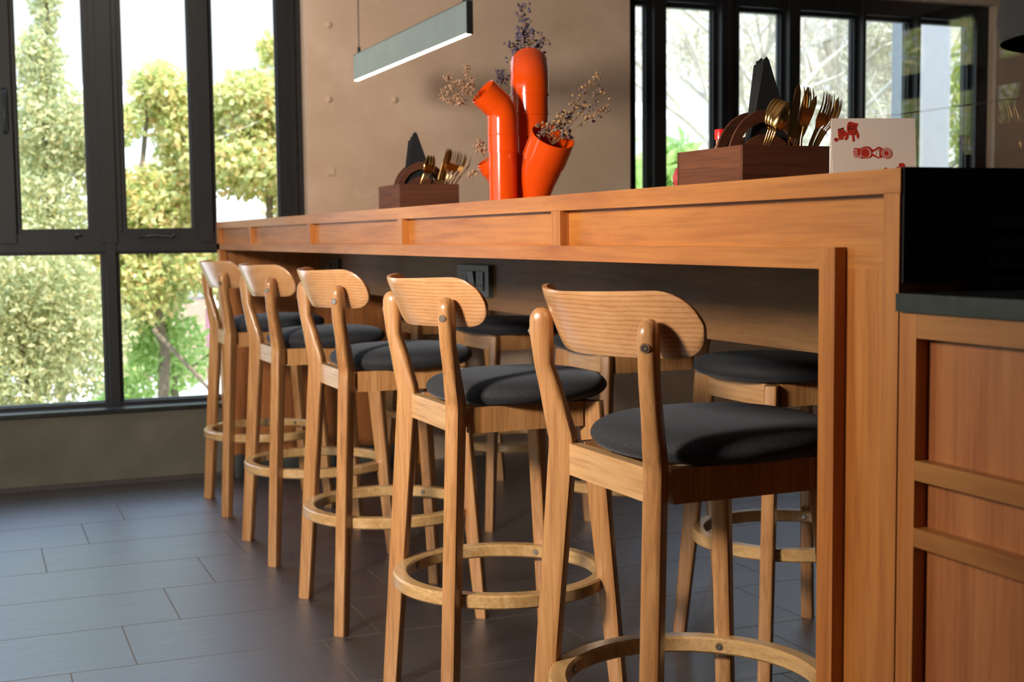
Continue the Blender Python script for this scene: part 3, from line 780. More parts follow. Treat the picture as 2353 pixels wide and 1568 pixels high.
def fork():
    r = empty('fork'); bm = bmesh.new()
    def yc(z): return 0.010 * math.sin((z - 0.115) / 0.075 * PI * 0.9) * -1
    secs = [(0.118, 0.003), (0.124, 0.006), (0.130, 0.0105), (0.138, 0.012), (0.146, 0.0122)]
    prev = None
    for z, w in secs:
        row = [bm.verts.new((-w, yc(z) + 0.0008, z)), bm.verts.new((w, yc(z) + 0.0008, z)), bm.verts.new((w, yc(z) - 0.0008, z)), bm.verts.new((-w, yc(z) - 0.0008, z))]
        if prev:
            for i in range(4): bm.faces.new([prev[i], prev[(i + 1) % 4], row[(i + 1) % 4], row[i]])
        else: bm.faces.new(row)
        prev = row
    bm.faces.new(prev)
    for xx in (-0.0106, -0.0036, 0.0036, 0.0106):
        pts = [(xx, yc(z), z) for z in (0.144, 0.155, 0.165, 0.175, 0.186)]
        tube(bm, pts, [0.0015, 0.0015, 0.0014, 0.0012, 0.0006], 6)
    obj('tines', bm, m_gold, r, True, auto=0.7)
    bm = bmesh.new(); tube(bm, [(0, 0, 0), (0, 0.001, 0.05), (0, 0.003, 0.09), (0, 0.0, 0.112), (0, yc(0.120), 0.120)], [0.0038, 0.0034, 0.0026, 0.0024, 0.003], 8); obj('handle', bm, m_gold, r, True)
    return r
def knife():
    r = empty('knife'); bm = bmesh.new()
    pl = [(-0.0045, 0.095), (0.006, 0.095), (0.0085, 0.12), (0.0085, 0.16), (0.006, 0.182), (0.0, 0.196), (-0.0045, 0.185), (-0.0055, 0.15)]
    prism(bm, pl, lambda a, b, t: (a, t, b), -0.0008, 0.0008); obj('blade', bm, m_gold, r)
    bm = bmesh.new(); tube(bm, [(0, 0, 0), (0, 0, 0.05), (0, 0, 0.096)], [0.0045, 0.0045, 0.0038], 8); obj('handle', bm, m_gold, r, True)
    return r
PROTO = {}
def place_cut(kind, cx, cy, rz, lx, ly, tiltx, spin, label, grp, z=ZT + 0.0065, sc=1.0, tilty=0.0):
    if kind not in PROTO: PROTO[kind] = {'spoon': spoon, 'fork': fork, 'knife': knife}[kind](); o = PROTO[kind]
    else: o = copy_tree(PROTO[kind])
    c, s = math.cos(rz), math.sin(rz)
    o.location = (cx + lx * c - ly * s, cy + lx * s + ly * c, z)
    # tiltx leans the top towards local +X
    o.rotation_euler = (Matrix.Rotation(rz, 4, 'Z') @ Matrix.Rotation(tiltx, 4, 'Y') @ Matrix.Rotation(tilty, 4, 'X') @ Matrix.Rotation(spin, 4, 'Z')).to_euler()
    tagp(o, label, kind, grp)
    return o

CB = (1.282, 2.030, 0.0); CA = (1.190, 3.765, -0.02)
caddy(*CB, 'dark wooden cutlery caddy beside the menu card at the near end of the counter')
caddy(*CA, 'dark wooden cutlery caddy beside the orange pipe vase')
ordn = ['front', 'second', 'third', 'rearmost']
for k in range(4):
    napkin((CB[0], CB[1], ZT + 0.009), CB[2], 0.101 + 0.003 * k, 0.0775 + 0.0088 * k - 0.0025, 'black folded cloth napkin, %s of four in the caddy by the menu card' % ordn[k], 'napkins in the near caddy', lean=-0.02 - 0.012 * k, w=0.078, h=0.243 - 0.006 * (k % 2))
for k in range(3):
    napkin((CA[0], CA[1], ZT + 0.009), CA[2], 0.080, 0.080 + 0.0105 * k, 'black folded cloth napkin, %s of three in the caddy by the orange vase' % ['front', 'middle', 'rear'][k], 'napkins in the far caddy', lean=-0.02 - 0.02 * k, w=0.076, h=0.236 - 0.010 * k)
gb, gf = 'cutlery in the near caddy', 'cutlery in the far caddy'
onm = ['leftmost', 'second from left', 'third from left', 'rightmost', 'fifth', 'sixth']
for k in range(4):
    place_cut('spoon', CB[0], CB[1], CB[2], 0.036 + 0.006 * k, 0.016 + 0.009 * k, 0.40 - 0.05 * k, -0.55 + 0.2 * k, 'gold spoon, %s of the four spoons in the caddy by the menu card' % onm[k], gb)
for k, (lx, t, sp) in enumerate(((0.092, 0.20, -0.3), (0.104, 0.28, -0.5), (0.112, 0.27, 0.1), (0.100, 0.47, -0.3))):
    place_cut('knife', CB[0], CB[1], CB[2], lx, 0.018 + 0.009 * k, t, sp, 'gold table knife, %s of the four knives in the caddy by the menu card' % ['left upright', 'second upright', 'third upright', 'most slanted'][k], gb)
for k, (lx, t, sp) in enumerate(((0.128, 0.10, 0.1), (0.132, 0.34, 0.15), (0.142, 0.32, 0.5), (0.150, 0.36, 0.9), (0.154, 0.40, 1.15), (0.158, 0.44, 1.3))):
    place_cut('fork', CB[0], CB[1], CB[2], lx, 0.016 + 0.0062 * k, t, sp, 'gold fork, %s of six in the caddy by the menu card' % ['leftmost', 'second from left', 'third from left', 'third from right', 'second from right', 'rightmost'][k], gb)
for k in range(3):
    place_cut('spoon', CA[0], CA[1], CA[2], 0.052 + 0.012 * k, 0.018 + 0.011 * k, 0.26, 0.9, 'gold spoon, %s of the three spoons in the caddy by the orange vase' % ['left', 'middle', 'right'][k], gf, sc=1)
for k in range(3):
    place_cut('knife', CA[0], CA[1], CA[2], 0.098 + 0.010 * k, 0.018 + 0.011 * k, 0.30, 1.0 - 0.4 * k, 'gold table knife, %s of the three knives in the caddy by the orange vase' % ['left', 'middle', 'right'][k], gf)
for k in range(4):
    place_cut('fork', CA[0], CA[1], CA[2], 0.126 + 0.009 * k, 0.016 + 0.009 * k, 0.28 + 0.06 * k, 0.3 + 0.3 * k, 'gold fork, %s of the four forks in the caddy by the orange vase' % onm[k], gf)

# ------------------------------------------------------------ menu card
MC = (1.265, 1.740)
mc = empty('menu_card', (MC[0], MC[1], ZT), -0.30, 'white folded menu card with red logo and lettering standing on the counter corner', 'menu card')
CWd, CHt, LEAN = 0.137, 0.106, 0.10
def leanf(a, b, t): return (a, t + b * LEAN, b)       # stands slightly leaning back
bm = bmesh.new(); prism(bm, [(0, 0.0), (CWd, 0.0), (CWd, CHt), (0, CHt)], leanf, 0.0, 0.0008)
prism(bm, [(0, 0.0), (CWd, 0.0), (CWd, CHt), (0, CHt)], lambda a, b, t: (a, t + CHt * LEAN + (CHt - b) * 0.05, b), 0.0, 0.0008)
obj('folded_card', bm, m_card, mc)
PXM = 7.82e-5
def cp(zx, zy): return ((zx - 262) * PXM * 0.885, CHt - (zy - 165 + (zx - 262) * 0.03) * PXM * 0.84)
def cshape(name, polys, mat, t0, t1):
    bm = bmesh.new()
    for pl in polys: prism(bm, [cp(*p) for p in pl], leanf, t0, t1)
    return obj(name, bm, mat, mc)
def circ(cx, cy, r, n=28, a0=0, a1=2 * PI, sx=1.0): return [(cx + sx * r * math.cos(a0 + (a1 - a0) * i / n), cy + r * math.sin(a0 + (a1 - a0) * i / n)) for i in range(n if abs(a1 - a0 - 2 * PI) < 1e-6 else n + 1)]
def ringquads(cx, cy, r0, r1, n=32, a0=0, a1=2 * PI):
    out = []
    for i in range(n):
        a, b = a0 + (a1 - a0) * i / n, a0 + (a1 - a0) * (i + 1) / n
        out.append([(cx + r0 * math.cos(a), cy + r0 * math.sin(a)), (cx + r1 * math.cos(a), cy + r1 * math.sin(a)), (cx + r1 * math.cos(b), cy + r1 * math.sin(b)), (cx + r0 * math.cos(b), cy + r0 * math.sin(b))])
    return out
blob = [(762, 980), (768, 900), (785, 865), (830, 860), (900, 868), (950, 862), (990, 835), (1040, 818), (1110, 816), (1160, 835), (1195, 875), (1240, 890), (1290, 860), (1340, 825), (1375, 815), (1410, 832), (1450, 860), (1500, 848), (1550, 836), (1610, 850), (1655, 890), (1685, 950), (1680, 1010), (1650, 1065), (1600, 1100), (1540, 1110), (1480, 1085), (1440, 1075), (1380, 1095), (1320, 1098), (1280, 1075), (1215, 1045), (1170, 1085), (1110, 1105), (980, 1112), (900, 1105), (790, 1100), (770, 1060)]
bm = bmesh.new()
cen = cp(1200, 965)
pv = [cp(*p) for p in blob]
lo = [bm.verts.new(leanf(a, b, -0.0003)) for a, b in pv]; hi = [bm.verts.new(leanf(a, b, 0.0)) for a, b in pv]
bm.faces.new(lo)
for i in range(len(pv)): bm.faces.new([lo[i], lo[(i + 1) % len(pv)], hi[(i + 1) % len(pv)], hi[i]])
bmesh.ops.triangulate(bm, faces=bm.faces[:])
obj('logo_patch', bm, m_cardred, mc)
t0, t1 = -0.0006, -0.0003
cshape('letter_l', [[(792, 895), (848, 895), (848, 908), (805, 908), (805, 1078), (940, 1078), (940, 1092), (792, 1092)],
                    [(838, 905), (848, 905), (848, 1052), (838, 1052)], [(838, 1042), (942, 1042), (942, 1053), (838, 1053)], [(931, 1042), (942, 1042), (942, 1092), (931, 1092)]], m_card, t0, t1)
cshape('letter_o', ringquads(1045, 975, 108, 113) + ringquads(1062, 975, 103, 113, 18, -1.45, 1.45), m_card, t0, t1)
cshape('letter_x', [[(1208, 975), (1360, 868), (1330, 905), (1300, 940), (1288, 975), (1300, 1010), (1330, 1045), (1365, 1085)]] +
       [[(1368, 895), (1345, 910), (1322, 935), (1308, 975), (1322, 1015), (1345, 1045), (1368, 1068)]] + [[(1360, 868), (1415, 884), (1368, 888)]], m_card, t0, t1)
cshape('letter_o', ringquads(1541, 972, 106, 118) + ringquads(1541, 972, 64, 78), m_card, t0, t1)
cshape('drawn_sheet', [[(620, 430), (625, 340), (645, 270), (680, 232), (720, 228), (800, 255), (895, 270), (870, 320), (850, 375), (845, 440), (800, 560), (720, 560), (655, 545), (640, 490)],
                       [(740, 555), (790, 555), (798, 690), (775, 715), (745, 700)], [(820, 440), (850, 400), (880, 480), (905, 560), (895, 620), (865, 645), (845, 590), (835, 520)],
                       [(560, 640), (590, 590), (600, 540), (655, 540), (650, 610), (625, 665), (590, 685), (562, 672)]], m_cardred, -0.0004, 0.0)
cshape('drawn_cup', [[(410, 420), (470, 405), (540, 370), (545, 430), (600, 470), (640, 500), (640, 540), (560, 590), (540, 600), (530, 665), (430, 680), (415, 600), (408, 500)], circ(362, 675, 48)], m_cardred, -0.0004, 0.0)
cshape('drawn_lines', [[(412, 415), (525, 388), (532, 412), (415, 436)], [(335, 655), (402, 650), (402, 664), (340, 670)], [(420, 470), (480, 478), (520, 510), (545, 505), (545, 512), (515, 520), (475, 486), (420, 478)], [(430, 545), (530, 552), (530, 558), (430, 552)],
                       [(640, 470), (650, 470), (690, 275), (682, 270)], [(800, 555), (806, 555), (846, 435), (840, 432)]], m_carddark, -0.0006, -0.0004)
cshape('drawn_hat', [circ(1895, 1262, 70, 20, PI, 2 * PI, 1.05) + [(1968, 1300), (2010, 1312), (1750, 1325), (1770, 1300), (1820, 1290)], circ(1512, 1352, 36, 14, PI, 2 * PI, 1.1)], m_cardred, -0.0004, 0.0)
def card_text(txt, zx, zy, size):
    cu = bpy.data.curves.new('words', 'FONT'); cu.body = txt; cu.size = size; cu.extrude = 0.0001; cu.shear = 0.25
    tmp = bpy.data.objects.new('words_tmp', cu); COL.objects.link(tmp)
    bpy.context.view_layer.update()
    me = bpy.data.meshes.new_from_object(tmp.evaluated_get(bpy.context.evaluated_depsgraph_get()))
    bpy.data.objects.remove(tmp)
    me.materials.append(m_carddark); a, b = cp(zx, zy)
    for v in me.vertices:
        x, z = v.co.x + a, v.co.y + b; v.co = Vector((x, -0.0005 + v.co.z + z * LEAN, z))
    o = bpy.data.objects.new('lettering', me); COL.objects.link(o); o.parent = mc
card_text('LOCA', 668, 372, 0.0042); card_text('people', 648, 425, 0.0040)

# ------------------------------------------------------------ sauce bottle and red pot
sb = empty('sauce_bottle', (1.398, 2.295, ZT), 0, 'small hot sauce bottle with red cap standing behind the near caddy', 'bottle')
bm = bmesh.new(); lathe(bm, [(0.0, 0), (0.017, 0), (0.018, 0.004), (0.018, 0.082), (0.015, 0.094), (0.0095, 0.102), (0.0095, 0.116), (0.0, 0.116)], 24); obj('bottle_body', bm, m_bottle, sb, True, auto=0.6)
bm = bmesh.new(); lathe(bm, [(0.0105, 0.113), (0.0125, 0.114), (0.0125, 0.132), (0.0115, 0.134), (0.0, 0.134)], 20); obj('cap', bm, m_cap, sb, True, auto=0.6)
bm = bmesh.new(); lathe(bm, [(0.0184, 0.02), (0.0186, 0.02), (0.0186, 0.078), (0.0184, 0.078)], 24); obj('label_band', bm, m_label, sb, True)
bm = bmesh.new(); lathe(bm, [(0.0150, 0.0925), (0.0166, 0.090), (0.0182, 0.0835), (0.0180, 0.082)], 24); obj('neck_band', bm, m_label, sb, True)
pt = empty('red_pot', (1.322, 2.300, ZT), 0, 'small round red glazed pot peeking out left of the near caddy', 'pot')
bm = bmesh.new(); lathe(bm, [(0.0, 0), (0.014, 0), (0.020, 0.008), (0.026, 0.026), (0.027, 0.040), (0.022, 0.055), (0.015, 0.060), (0.0, 0.060)], 28); obj('pot_body', bm, m_pot, pt, True)

# ------------------------------------------------------------ orange pipe vase with dried flowers
VC = Vector((1.343, 3.20, ZT)); VX = Vector((0.925, -0.380, 0)); VY = Vector((0.380, 0.925, 0)); VZ = Vector((0, 0, 1))
vroot = empty('pipe_vase', VC, 0, 'glossy orange vase made of upright pipes and elbows on the counter', 'vase')
def vl(x, y, z): return VX * x + VY * y + VZ * z
def smooth_path(pts, rad, n=5):
    P = [Vector(p) for p in pts]; out = []; rr = []
    for i in range(len(P) - 1):
        p0 = P[max(i - 1, 0)]; p1 = P[i]; p2 = P[i + 1]; p3 = P[min(i + 2, len(P) - 1)]
        for k in range(n):
            t = k / n
            out.append(0.5 * ((2 * p1) + (p2 - p0) * t + (2 * p0 - 5 * p1 + 4 * p2 - p3) * t * t + (-p0 + 3 * p1 - 3 * p2 + p3) * t ** 3)); rr.append(rad[i] + (rad[i + 1] - rad[i]) * t)
    out.append(P[-1]); rr.append(rad[-1]); return out, rr
def pipe(name, segs, depth=0.07, par=vroot):
    """segs: list of (x,y,z,r) in vase axes; repeated points make sharp collar steps"""
    path = [vl(*s[:3]) for s in segs]; rad = [s[3] for s in segs]
    end = path[-1]; d = (path[-1] - path[-2]).normalized()
    # inner lining going back down from the mouth
    inner = [end - d * 0.0005, end - d * 0.02, end - d * depth]
    bm = bmesh.new(); seg = 40
    fr = frames(path + [end + d * 1e-3])
    fr = fr[:len(path)]
    rings = []
    for p, r_, (u, v) in zip(path, rad, fr):
        rings.append([bm.verts.new(p + (u * math.cos(2 * PI * k / seg) + v * math.sin(2 * PI * k / seg)) * r_) for k in range(seg)])
    u, v = fr[-1]
    for p, r_ in zip([end + d * 0.0005] + inner, [rad[-1] - 0.0015, rad[-1] - 0.003, rad[-1] - 0.0035, rad[-1] - 0.006]):
        rings.append([bm.verts.new(p + (u * math.cos(2 * PI * k / seg) + v * math.sin(2 * PI * k / seg)) * r_) for k in range(seg)])
    for a, b in zip(rings[:-1], rings[1:]):
        for k in range(seg): bm.faces.new([a[k], a[(k + 1) % seg], b[(k + 1) % seg], b[k]])
    bm.faces.new(rings[0][::-1]); bm.faces.new(rings[-1])
    return obj(name, bm, m_pipe, par, True, auto=0.5)
def arc(x, y, z, R, ang_to, steps, r, dirx=0.0, diry=0.0):
    """quarter bend starting upright at (x,y,z) turning towards (dirx,diry)"""
    out = []
    for i in range(1, steps + 1):
        a = ang_to * i / steps
        out.append((x + dirx * R * (1 - math.cos(a)), y + diry * R * (1 - math.cos(a)), z + R * math.sin(a), r))
    return out
# front-left pipe with elbow turned left
A_ = [(-0.046, -0.05, 0, 0.0365), (-0.046, -0.05, 0.140, 0.0365), (-0.046, -0.05, 0.1405, 0.0395), (-0.046, -0.05, 0.146, 0.0395), (-0.046, -0.05, 0.147, 0.0385), (-0.046, -0.05, 0.183, 0.0385), (-0.046, -0.05, 0.1835, 0.0395), (-0.046, -0.05, 0.190, 0.0388), (-0.046, -0.05, 0.226, 0.0385)]
A_ += arc(-0.046, -0.05, 0.226, 0.052, 0.88, 6, 0.0385, -0.94, -0.36)
ex = A_[-1]; A_ += [(ex[0] - 0.032, ex[1] - 0.0125, ex[2] + 0.0295, 0.0385)]
pipe('pipe', A_)
# tall rear pipe, elbow turned away from the room
B_ = [(0.026, 0.03, 0, 0.046), (0.026, 0.03, 0.185, 0.046), (0.026, 0.03, 0.186, 0.0485), (0.026, 0.03, 0.241, 0.0485), (0.026, 0.03, 0.242, 0.0510), (0.026, 0.03, 0.246, 0.0510), (0.026, 0.03, 0.247, 0.0495), (0.026, 0.03, 0.291, 0.0495), (0.026, 0.03, 0.2915, 0.0525), (0.026, 0.03, 0.297, 0.0525), (0.026, 0.03, 0.298, 0.0505), (0.026, 0.03, 0.312, 0.0505)]
B_ += arc(0.026, 0.03, 0.312, 0.060, 0.95, 7, 0.0505, 0.0, 1.0)
ex = B_[-1]; B_ += [(ex[0], ex[1] + 0.028, ex[2] + 0.020, 0.0505)]
pipe('pipe', B_)
# right-hand branch, wide socket mouth tilted to the right and forwards
C_ = [(0.040, -0.055, 0, 0.035), (0.040, -0.055, 0.024, 0.035), (0.0405, -0.057, 0.034, 0.0365), (0.044, -0.064, 0.060, 0.043), (0.051, -0.076, 0.090, 0.0500), (0.058, -0.087, 0.116, 0.0535), (0.0585, -0.0877, 0.1175, 0.0565), (0.062, -0.093, 0.126, 0.0570), (0.072, -0.109, 0.151, 0.0570), (0.082, -0.125, 0.176, 0.0570)]
pipe('pipe', C_, 0.09)
# small low branch at the rear left
D_ = [(-0.030, 0.01, 0.0, 0.030), (-0.036, 0.01, 0.040, 0.030), (-0.058, 0.008, 0.085, 0.033), (-0.066, 0.006, 0.100, 0.034), (-0.0665, 0.006, 0.101, 0.037), (-0.082, 0.0, 0.128, 0.037)]
pipe('pipe', D_, 0.05)

def m_flower(name, a, b, c):
    n = NT(name); n.bsdf(Roughness=0.9); geo = n.n('ShaderNodeNewGeometry')
    n.l(n.ramp(geo.outputs['Random Per Island'], [(0, a), (0.5, b), (1, c)]), n.b.inputs['Base Color']); return n.m
f_pink = m_flower('dried_flower_pink', (0.30, 0.15, 0.09), (0.42, 0.23, 0.15), (0.55, 0.34, 0.22))
f_purp = m_flower('dried_flower_purple', (0.06, 0.05, 0.08), (0.13, 0.10, 0.15), (0.24, 0.15, 0.09))
f_gold = m_flower('dried_flower_gold', (0.30, 0.14, 0.05), (0.10, 0.08, 0.11), (0.55, 0.32, 0.12))
f_stem = plain('dried_stem', (0.26, 0.13, 0.05), 0.9)
def bunch(label, base, dirs, mat, rnd_seed, blen, head=0.0045, side=6, spread=0.5, cluster=5):
    rng = random.Random(rnd_seed); B = VC + vl(*base)
    root = empty('dried_flowers', B, 0, label, 'dried flowers', 'dried flowers in the orange vase')
    bs = bmesh.new(); bh = bmesh.new()
    for (dx, dy, dz, L) in dirs:
        d = vl(dx, dy, dz).normalized(); bend = vl(rng.uniform(-.3, .3), rng.uniform(-.3, .3), rng.uniform(-.1, .2))
        pts = [d * (L * t) + bend * (0.22 * L * t * t) for t in (0, .2, .4, .6, .8, 1.0)]
        tube(bs, pts, [0.0013, 0.0012, 0.0010, 0.0008, 0.0007, 0.0005], 5)
        for k in range(side):
            t = 0.42 + 0.58 * (k + rng.random() * 0.5) / side; p = pts[0].lerp(pts[-1], min(t, 1)) + bend * (0.22 * L * t * t) * 0 
            i0 = min(int(t * 5), 4); p = pts[i0].lerp(pts[i0 + 1], t * 5 - i0 if t < 1 else 1)
            sd = (d + Vector((rng.uniform(-1, 1), rng.uniform(-1, 1), rng.uniform(-.6, .9))) * spread * 1.6).normalized()
            l = blen * rng.uniform(0.45, 1.0) * (1.25 - 0.6 * t); q = p + sd * l
            tube(bs, [p, p.lerp(q, .5) + Vector((0, 0, 0.004)), q], [0.0006, 0.0005, 0.0004], 4)
            for c in range(cluster):
                w = q + Vector((rng.uniform(-1, 1), rng.uniform(-1, 1), rng.uniform(-1, 1))) * head * 2.2
                tube(bs, [q, w], [0.0004, 0.0003], 3)
                ball(bh, w, head * rng.uniform(0.55, 1.0), 1, (1, 1, rng.uniform(.7, 1.1)))
        for c in range(cluster):
            w = pts[-1] + Vector((rng.uniform(-1, 1), rng.uniform(-1, 1), rng.uniform(-1, 1))) * head * 2.0
            ball(bh, w, head * rng.uniform(.6, 1), 1)
    obj('stems', bs, f_stem, root); obj('flower_heads', bh, mat, root)
bunch('dried pinkish sprigs leaning left out of the front left pipe', (-0.090, -0.055, 0.250), [(-0.9, 0, 0.45, 0.115), (-0.75, 0.1, 0.62, 0.13), (-0.45, 0.1, 0.9, 0.125), (-0.95, -0.1, 0.25, 0.10), (-0.6, -0.2, 0.75, 0.09)], f_pink, 3, 0.032, 0.0030, 9, 0.5, 7)
bunch('tall dusky purple dried spike rising behind the tallest pipe', (0.015, 0.115, 0.34), [(0, 0, 1, 0.20), (-0.10, 0, 1, 0.13), (0.18, 0, 1, 0.125), (-0.35, 0, 0.9, 0.10), (0.38, 0, 0.9, 0.115), (-0.02, 0.1, 1, 0.165), (-0.7, 0, .1, 0.07)], f_purp, 8, 0.036, 0.0058, 11, 0.6, 4)
bunch('golden and purple dried stems spreading right out of the wide pipe mouth', (0.080, -0.120, 0.155), [(0.55, 0, 0.8, 0.10), (0.72, 0.1, 0.75, 0.185), (0.62, 0.05, 0.95, 0.20), (0.85, 0, 0.62, 0.16), (0.3, -0.1, 0.9, 0.07), (0.1, -0.4, 0.5, 0.045), (-0.3, -0.4, 0.5, 0.045), (0.5, -0.5, 0.4, 0.05)], f_gold, 21, 0.036, 0.0045, 9, 0.55, 4)
bunch('small beige dried tuft at the low rear left branch of the vase', (-0.085, -0.0, 0.115), [(-0.3, 0, 0.9, 0.055), (-0.5, 0, 0.8, 0.05), (-0.8, 0, -0.5, 0.05)], f_pink, 5, 0.016, 0.004, 4, 0.6, 5)

# ------------------------------------------------------------ outside: ground, houses, trees
gr = boxes('ground_outside', [(-14, 22, 6.3, 40, -1.3, -1.15), (-14, -1.5, -8, 6.3, -1.3, -1.15)], m_ground); gr['kind'] = 'structure'
hs = empty('white_house', (3.0, 16, -1.15), 0, 'white rendered house with brown doors beyond the trees, left of the counter', 'house')
boxes('wall', [(-2.6, 6.0, 0, 4, 0, 3.75)], m_housew, hs, 0)
boxes('roof', [(-2.9, 6.3, -0.3, 4.3, 3.75, 3.95)], m_housew, hs, 0)
for x in (-0.83, -1.55, 0.5):
    d = boxes('door', [(x, x + 0.42, -0.06, 0.0, 0.52, 1.48)], m_houseb, hs, 0.005, 1)
    boxes('door_window', [(x, x + 0.42, -0.05, 0.0, 1.52, 2.25)], m_houseg, hs, 0)
    boxes('door_frame', [(x + 0.42, x + 0.47, -0.08, 0.0, 0.5, 2.3)], m_housem, hs, 0)
boxes('terrace', [(-4.0, 6.0, -2.4, -0.01, 0, 0.22)], m_ground, hs, 0)
tw = boxes('garden_wall', [(-2.6, 0.42, 17.0, 17.3, -1.15, 2.45)], m_housew); tagp(tw, 'pale garden wall behind the leftmost tree', 'wall')
tw2 = boxes('terracotta_screen', [(0.12, 0.64, 13.3, 13.5, 1.77, 2.1), (0.17, 0.22, 13.35, 13.42, -1.15, 1.77), (0.54, 0.59, 13.35, 13.42, -1.15, 1.77)], m_terra); tagp(tw2, 'small terracotta screen on posts behind the leftmost tree', 'screen')

def leaves_mesh(name, blobs, size, mat, parent, seed, droop=0.3, ratio=0.45):
    """blobs: (cx,cy,cz, rx,ry,rz, count)"""
    rng = np.random.default_rng(seed); V = []; 
    for (cx, cy, cz, rx, ry, rz, n) in blobs:
        n = int(n * (2.4 if size < 0.08 and n > 60 else 1))
        d = rng.normal(size=(n, 3)); d /= np.linalg.norm(d, axis=1)[:, None]
        rad = rng.random(n) ** 0.42
        P = np.array([cx, cy, cz]) + d * rad[:, None] * np.array([rx, ry, rz])
        # leaf axis
        ax = rng.normal(size=(n, 3)); ax[:, 2] -= droop * 1.5; ax /= np.linalg.norm(ax, axis=1)[:, None]
        b = np.cross(ax, rng.normal(size=(n, 3))); b /= np.linalg.norm(b, axis=1)[:, None]
        nn = np.cross(ax, b)
        s = size * (0.6 + 0.8 * rng.random(n))[:, None]
        w = s * ratio
        q = np.stack([P, P + ax * s * .45 + b * w * .5 + nn * s * .06, P + ax * s, P + ax * s * .45 - b * w * .5 + nn * s * .06], axis=1)
        V.append(q)
    V = np.concatenate(V).reshape(-1, 3); nf = len(V) // 4
    me = bpy.data.meshes.new(name); me.vertices.add(len(V)); me.vertices.foreach_set('co', V.astype(np.float32).ravel())
    me.loops.add(nf * 4); me.loops.foreach_set('vertex_index', np.arange(nf * 4, dtype=np.int32))
    me.polygons.add(nf); me.polygons.foreach_set('loop_start', np.arange(0, nf * 4, 4, dtype=np.int32))
    try: me.polygons.foreach_set('loop_total', np.full(nf, 4, dtype=np.int32))
    except Exception: pass
    me.update(calc_edges=True); me.materials.append(mat)
    o = bpy.data.objects.new(name, me); COL.objects.link(o); o.parent = parent; return o

def tree(label, loc, trunk, blobs, size, mat, seed, bark=m_bark, name='leafy_tree', group=None, branches=(), cat='tree', ratio=0.45):
    r = empty(name, loc, 0, label, cat, group)
    bm = bmesh.new()
    for pts, r0, r1 in [trunk] + list(branches):
        n = len(pts); tube(bm, pts, [r0 + (r1 - r0) * i / (n - 1) for i in range(n)], 9)
    obj('trunk', bm, bark, r, True)
    leaves_mesh('foliage', blobs, size, mat, r, seed, ratio=ratio)
    return r
G = -1.15; gt = 'trees outside the left windows'
tree('tall slim olive-green tree seen through the leftmost upper pane', (0.50, 9.0, G), ([(0, 0, 0), (0.02, 0, 1.5), (-0.03, 0, 2.8), (0.03, 0, 3.95)], 0.035, 0.008),
     [(0.0, 0, 3.78, 0.10, 0.12, 0.30, 380), (-0.04, 0, 3.35, 0.15, 0.18, 0.25, 600), (0.0, 0, 2.95, 0.34, 0.3, 0.30, 1500), (-0.1, 0, 2.4, 0.45, 0.35, 0.42, 1900), (-0.2, 0, 1.8, 0.55, 0.4, 0.45, 2000), (0.25, 0.1, 2.75, 0.14, 0.2, 0.25, 350)], 0.047, m_leaf_g, 11, group=gt)
tree('yellowing tree seen through the second upper pane', (1.12, 9.3, G), ([(0, 0, 0), (0.1, 0, 1.4), (-0.05, 0, 2.4), (0.05, 0, 3.2)], 0.05, 0.012),
     [(0.12, 0, 3.22, 0.20, 0.25, 0.20, 750), (0.30, 0, 2.95, 0.25, 0.3, 0.36, 1100), (0.05, 0, 2.42, 0.42, 0.35, 0.30, 1800), (-0.10, 0, 3.0, 0.12, 0.2, 0.15, 160), (-0.1, 0, 1.95, 0.4, 0.35, 0.35, 1500)], 0.053, m_leaf_y, 12, group=gt, ratio=0.6,
     branches=[([(0, 0, 1.9), (0.2, 0, 2.3), (0.42, -0.1, 2.5)], 0.02, 0.008), ([(0, -0.2, 1.6), (0.25, -0.3, 1.3), (0.45, -0.3, 1.05)], 0.018, 0.008)])
tree('bushy yellow-green tree seen through the third upper pane beside the beige wall', (1.85, 9.0, G), ([(0, 0, 0), (0.0, 0, 1.4), (0.06, 0, 2.4), (0.08, 0, 3.3)], 0.05, 0.012),
     [(0.10, 0, 3.48, 0.10, 0.1, 0.12, 120), (0.05, 0, 3.10, 0.40, 0.32, 0.26, 1900), (-0.05, 0, 2.72, 0.48, 0.4, 0.24, 1900), (0.28, 0, 2.35, 0.20, 0.3, 0.30, 600), (-0.10, 0, 2.02, 0.50, 0.4, 0.26, 1700), (0.1, 0, 1.65, 0.45, 0.4, 0.25, 1100)], 0.053, m_leaf_y, 13, group=gt, ratio=0.62)
tree('dense pale green shrub filling the lower left pane', (0.25, 8.3, G), ([(0, 0, 0), (0.05, 0, 1.0), (0, 0, 1.8)], 0.04, 0.012),
     [(-0.15, 0, 1.95, 0.62, 0.4, 0.40, 3000), (-0.2, 0, 1.35, 0.52, 0.45, 0.55, 3400), (0.30, 0, 1.65, 0.36, 0.4, 0.42, 1700), (-0.25, -0.1, 0.85, 0.48, 0.4, 0.40, 1500)], 0.044, m_leaf_g, 14, group=gt)
tree('small bright green tree left of the white house door', (1.12, 9.6, G), ([(0.22, 0, 0), (0.20, 0, 1.1), (0.1, 0, 1.9)], 0.045, 0.02),
     [(-0.1, 0, 1.85, 0.42, 0.4, 0.32, 1500), (0.05, 0, 1.40, 0.42, 0.35, 0.35, 1300), (-0.2, 0, 1.05, 0.16, 0.2, 0.20, 300), (0.62, 0, 1.98, 0.35, 0.3, 0.16, 600), (-0.15, 0, 0.55, 0.3, 0.3, 0.2, 300)], 0.058, m_leaf_b, 15, group=gt,
     branches=[([(0.2, 0, 1.2), (0.5, 0, 1.4), (0.68, -0.05, 1.1), (0.78, -0.05, 0.5)], 0.014, 0.010)])
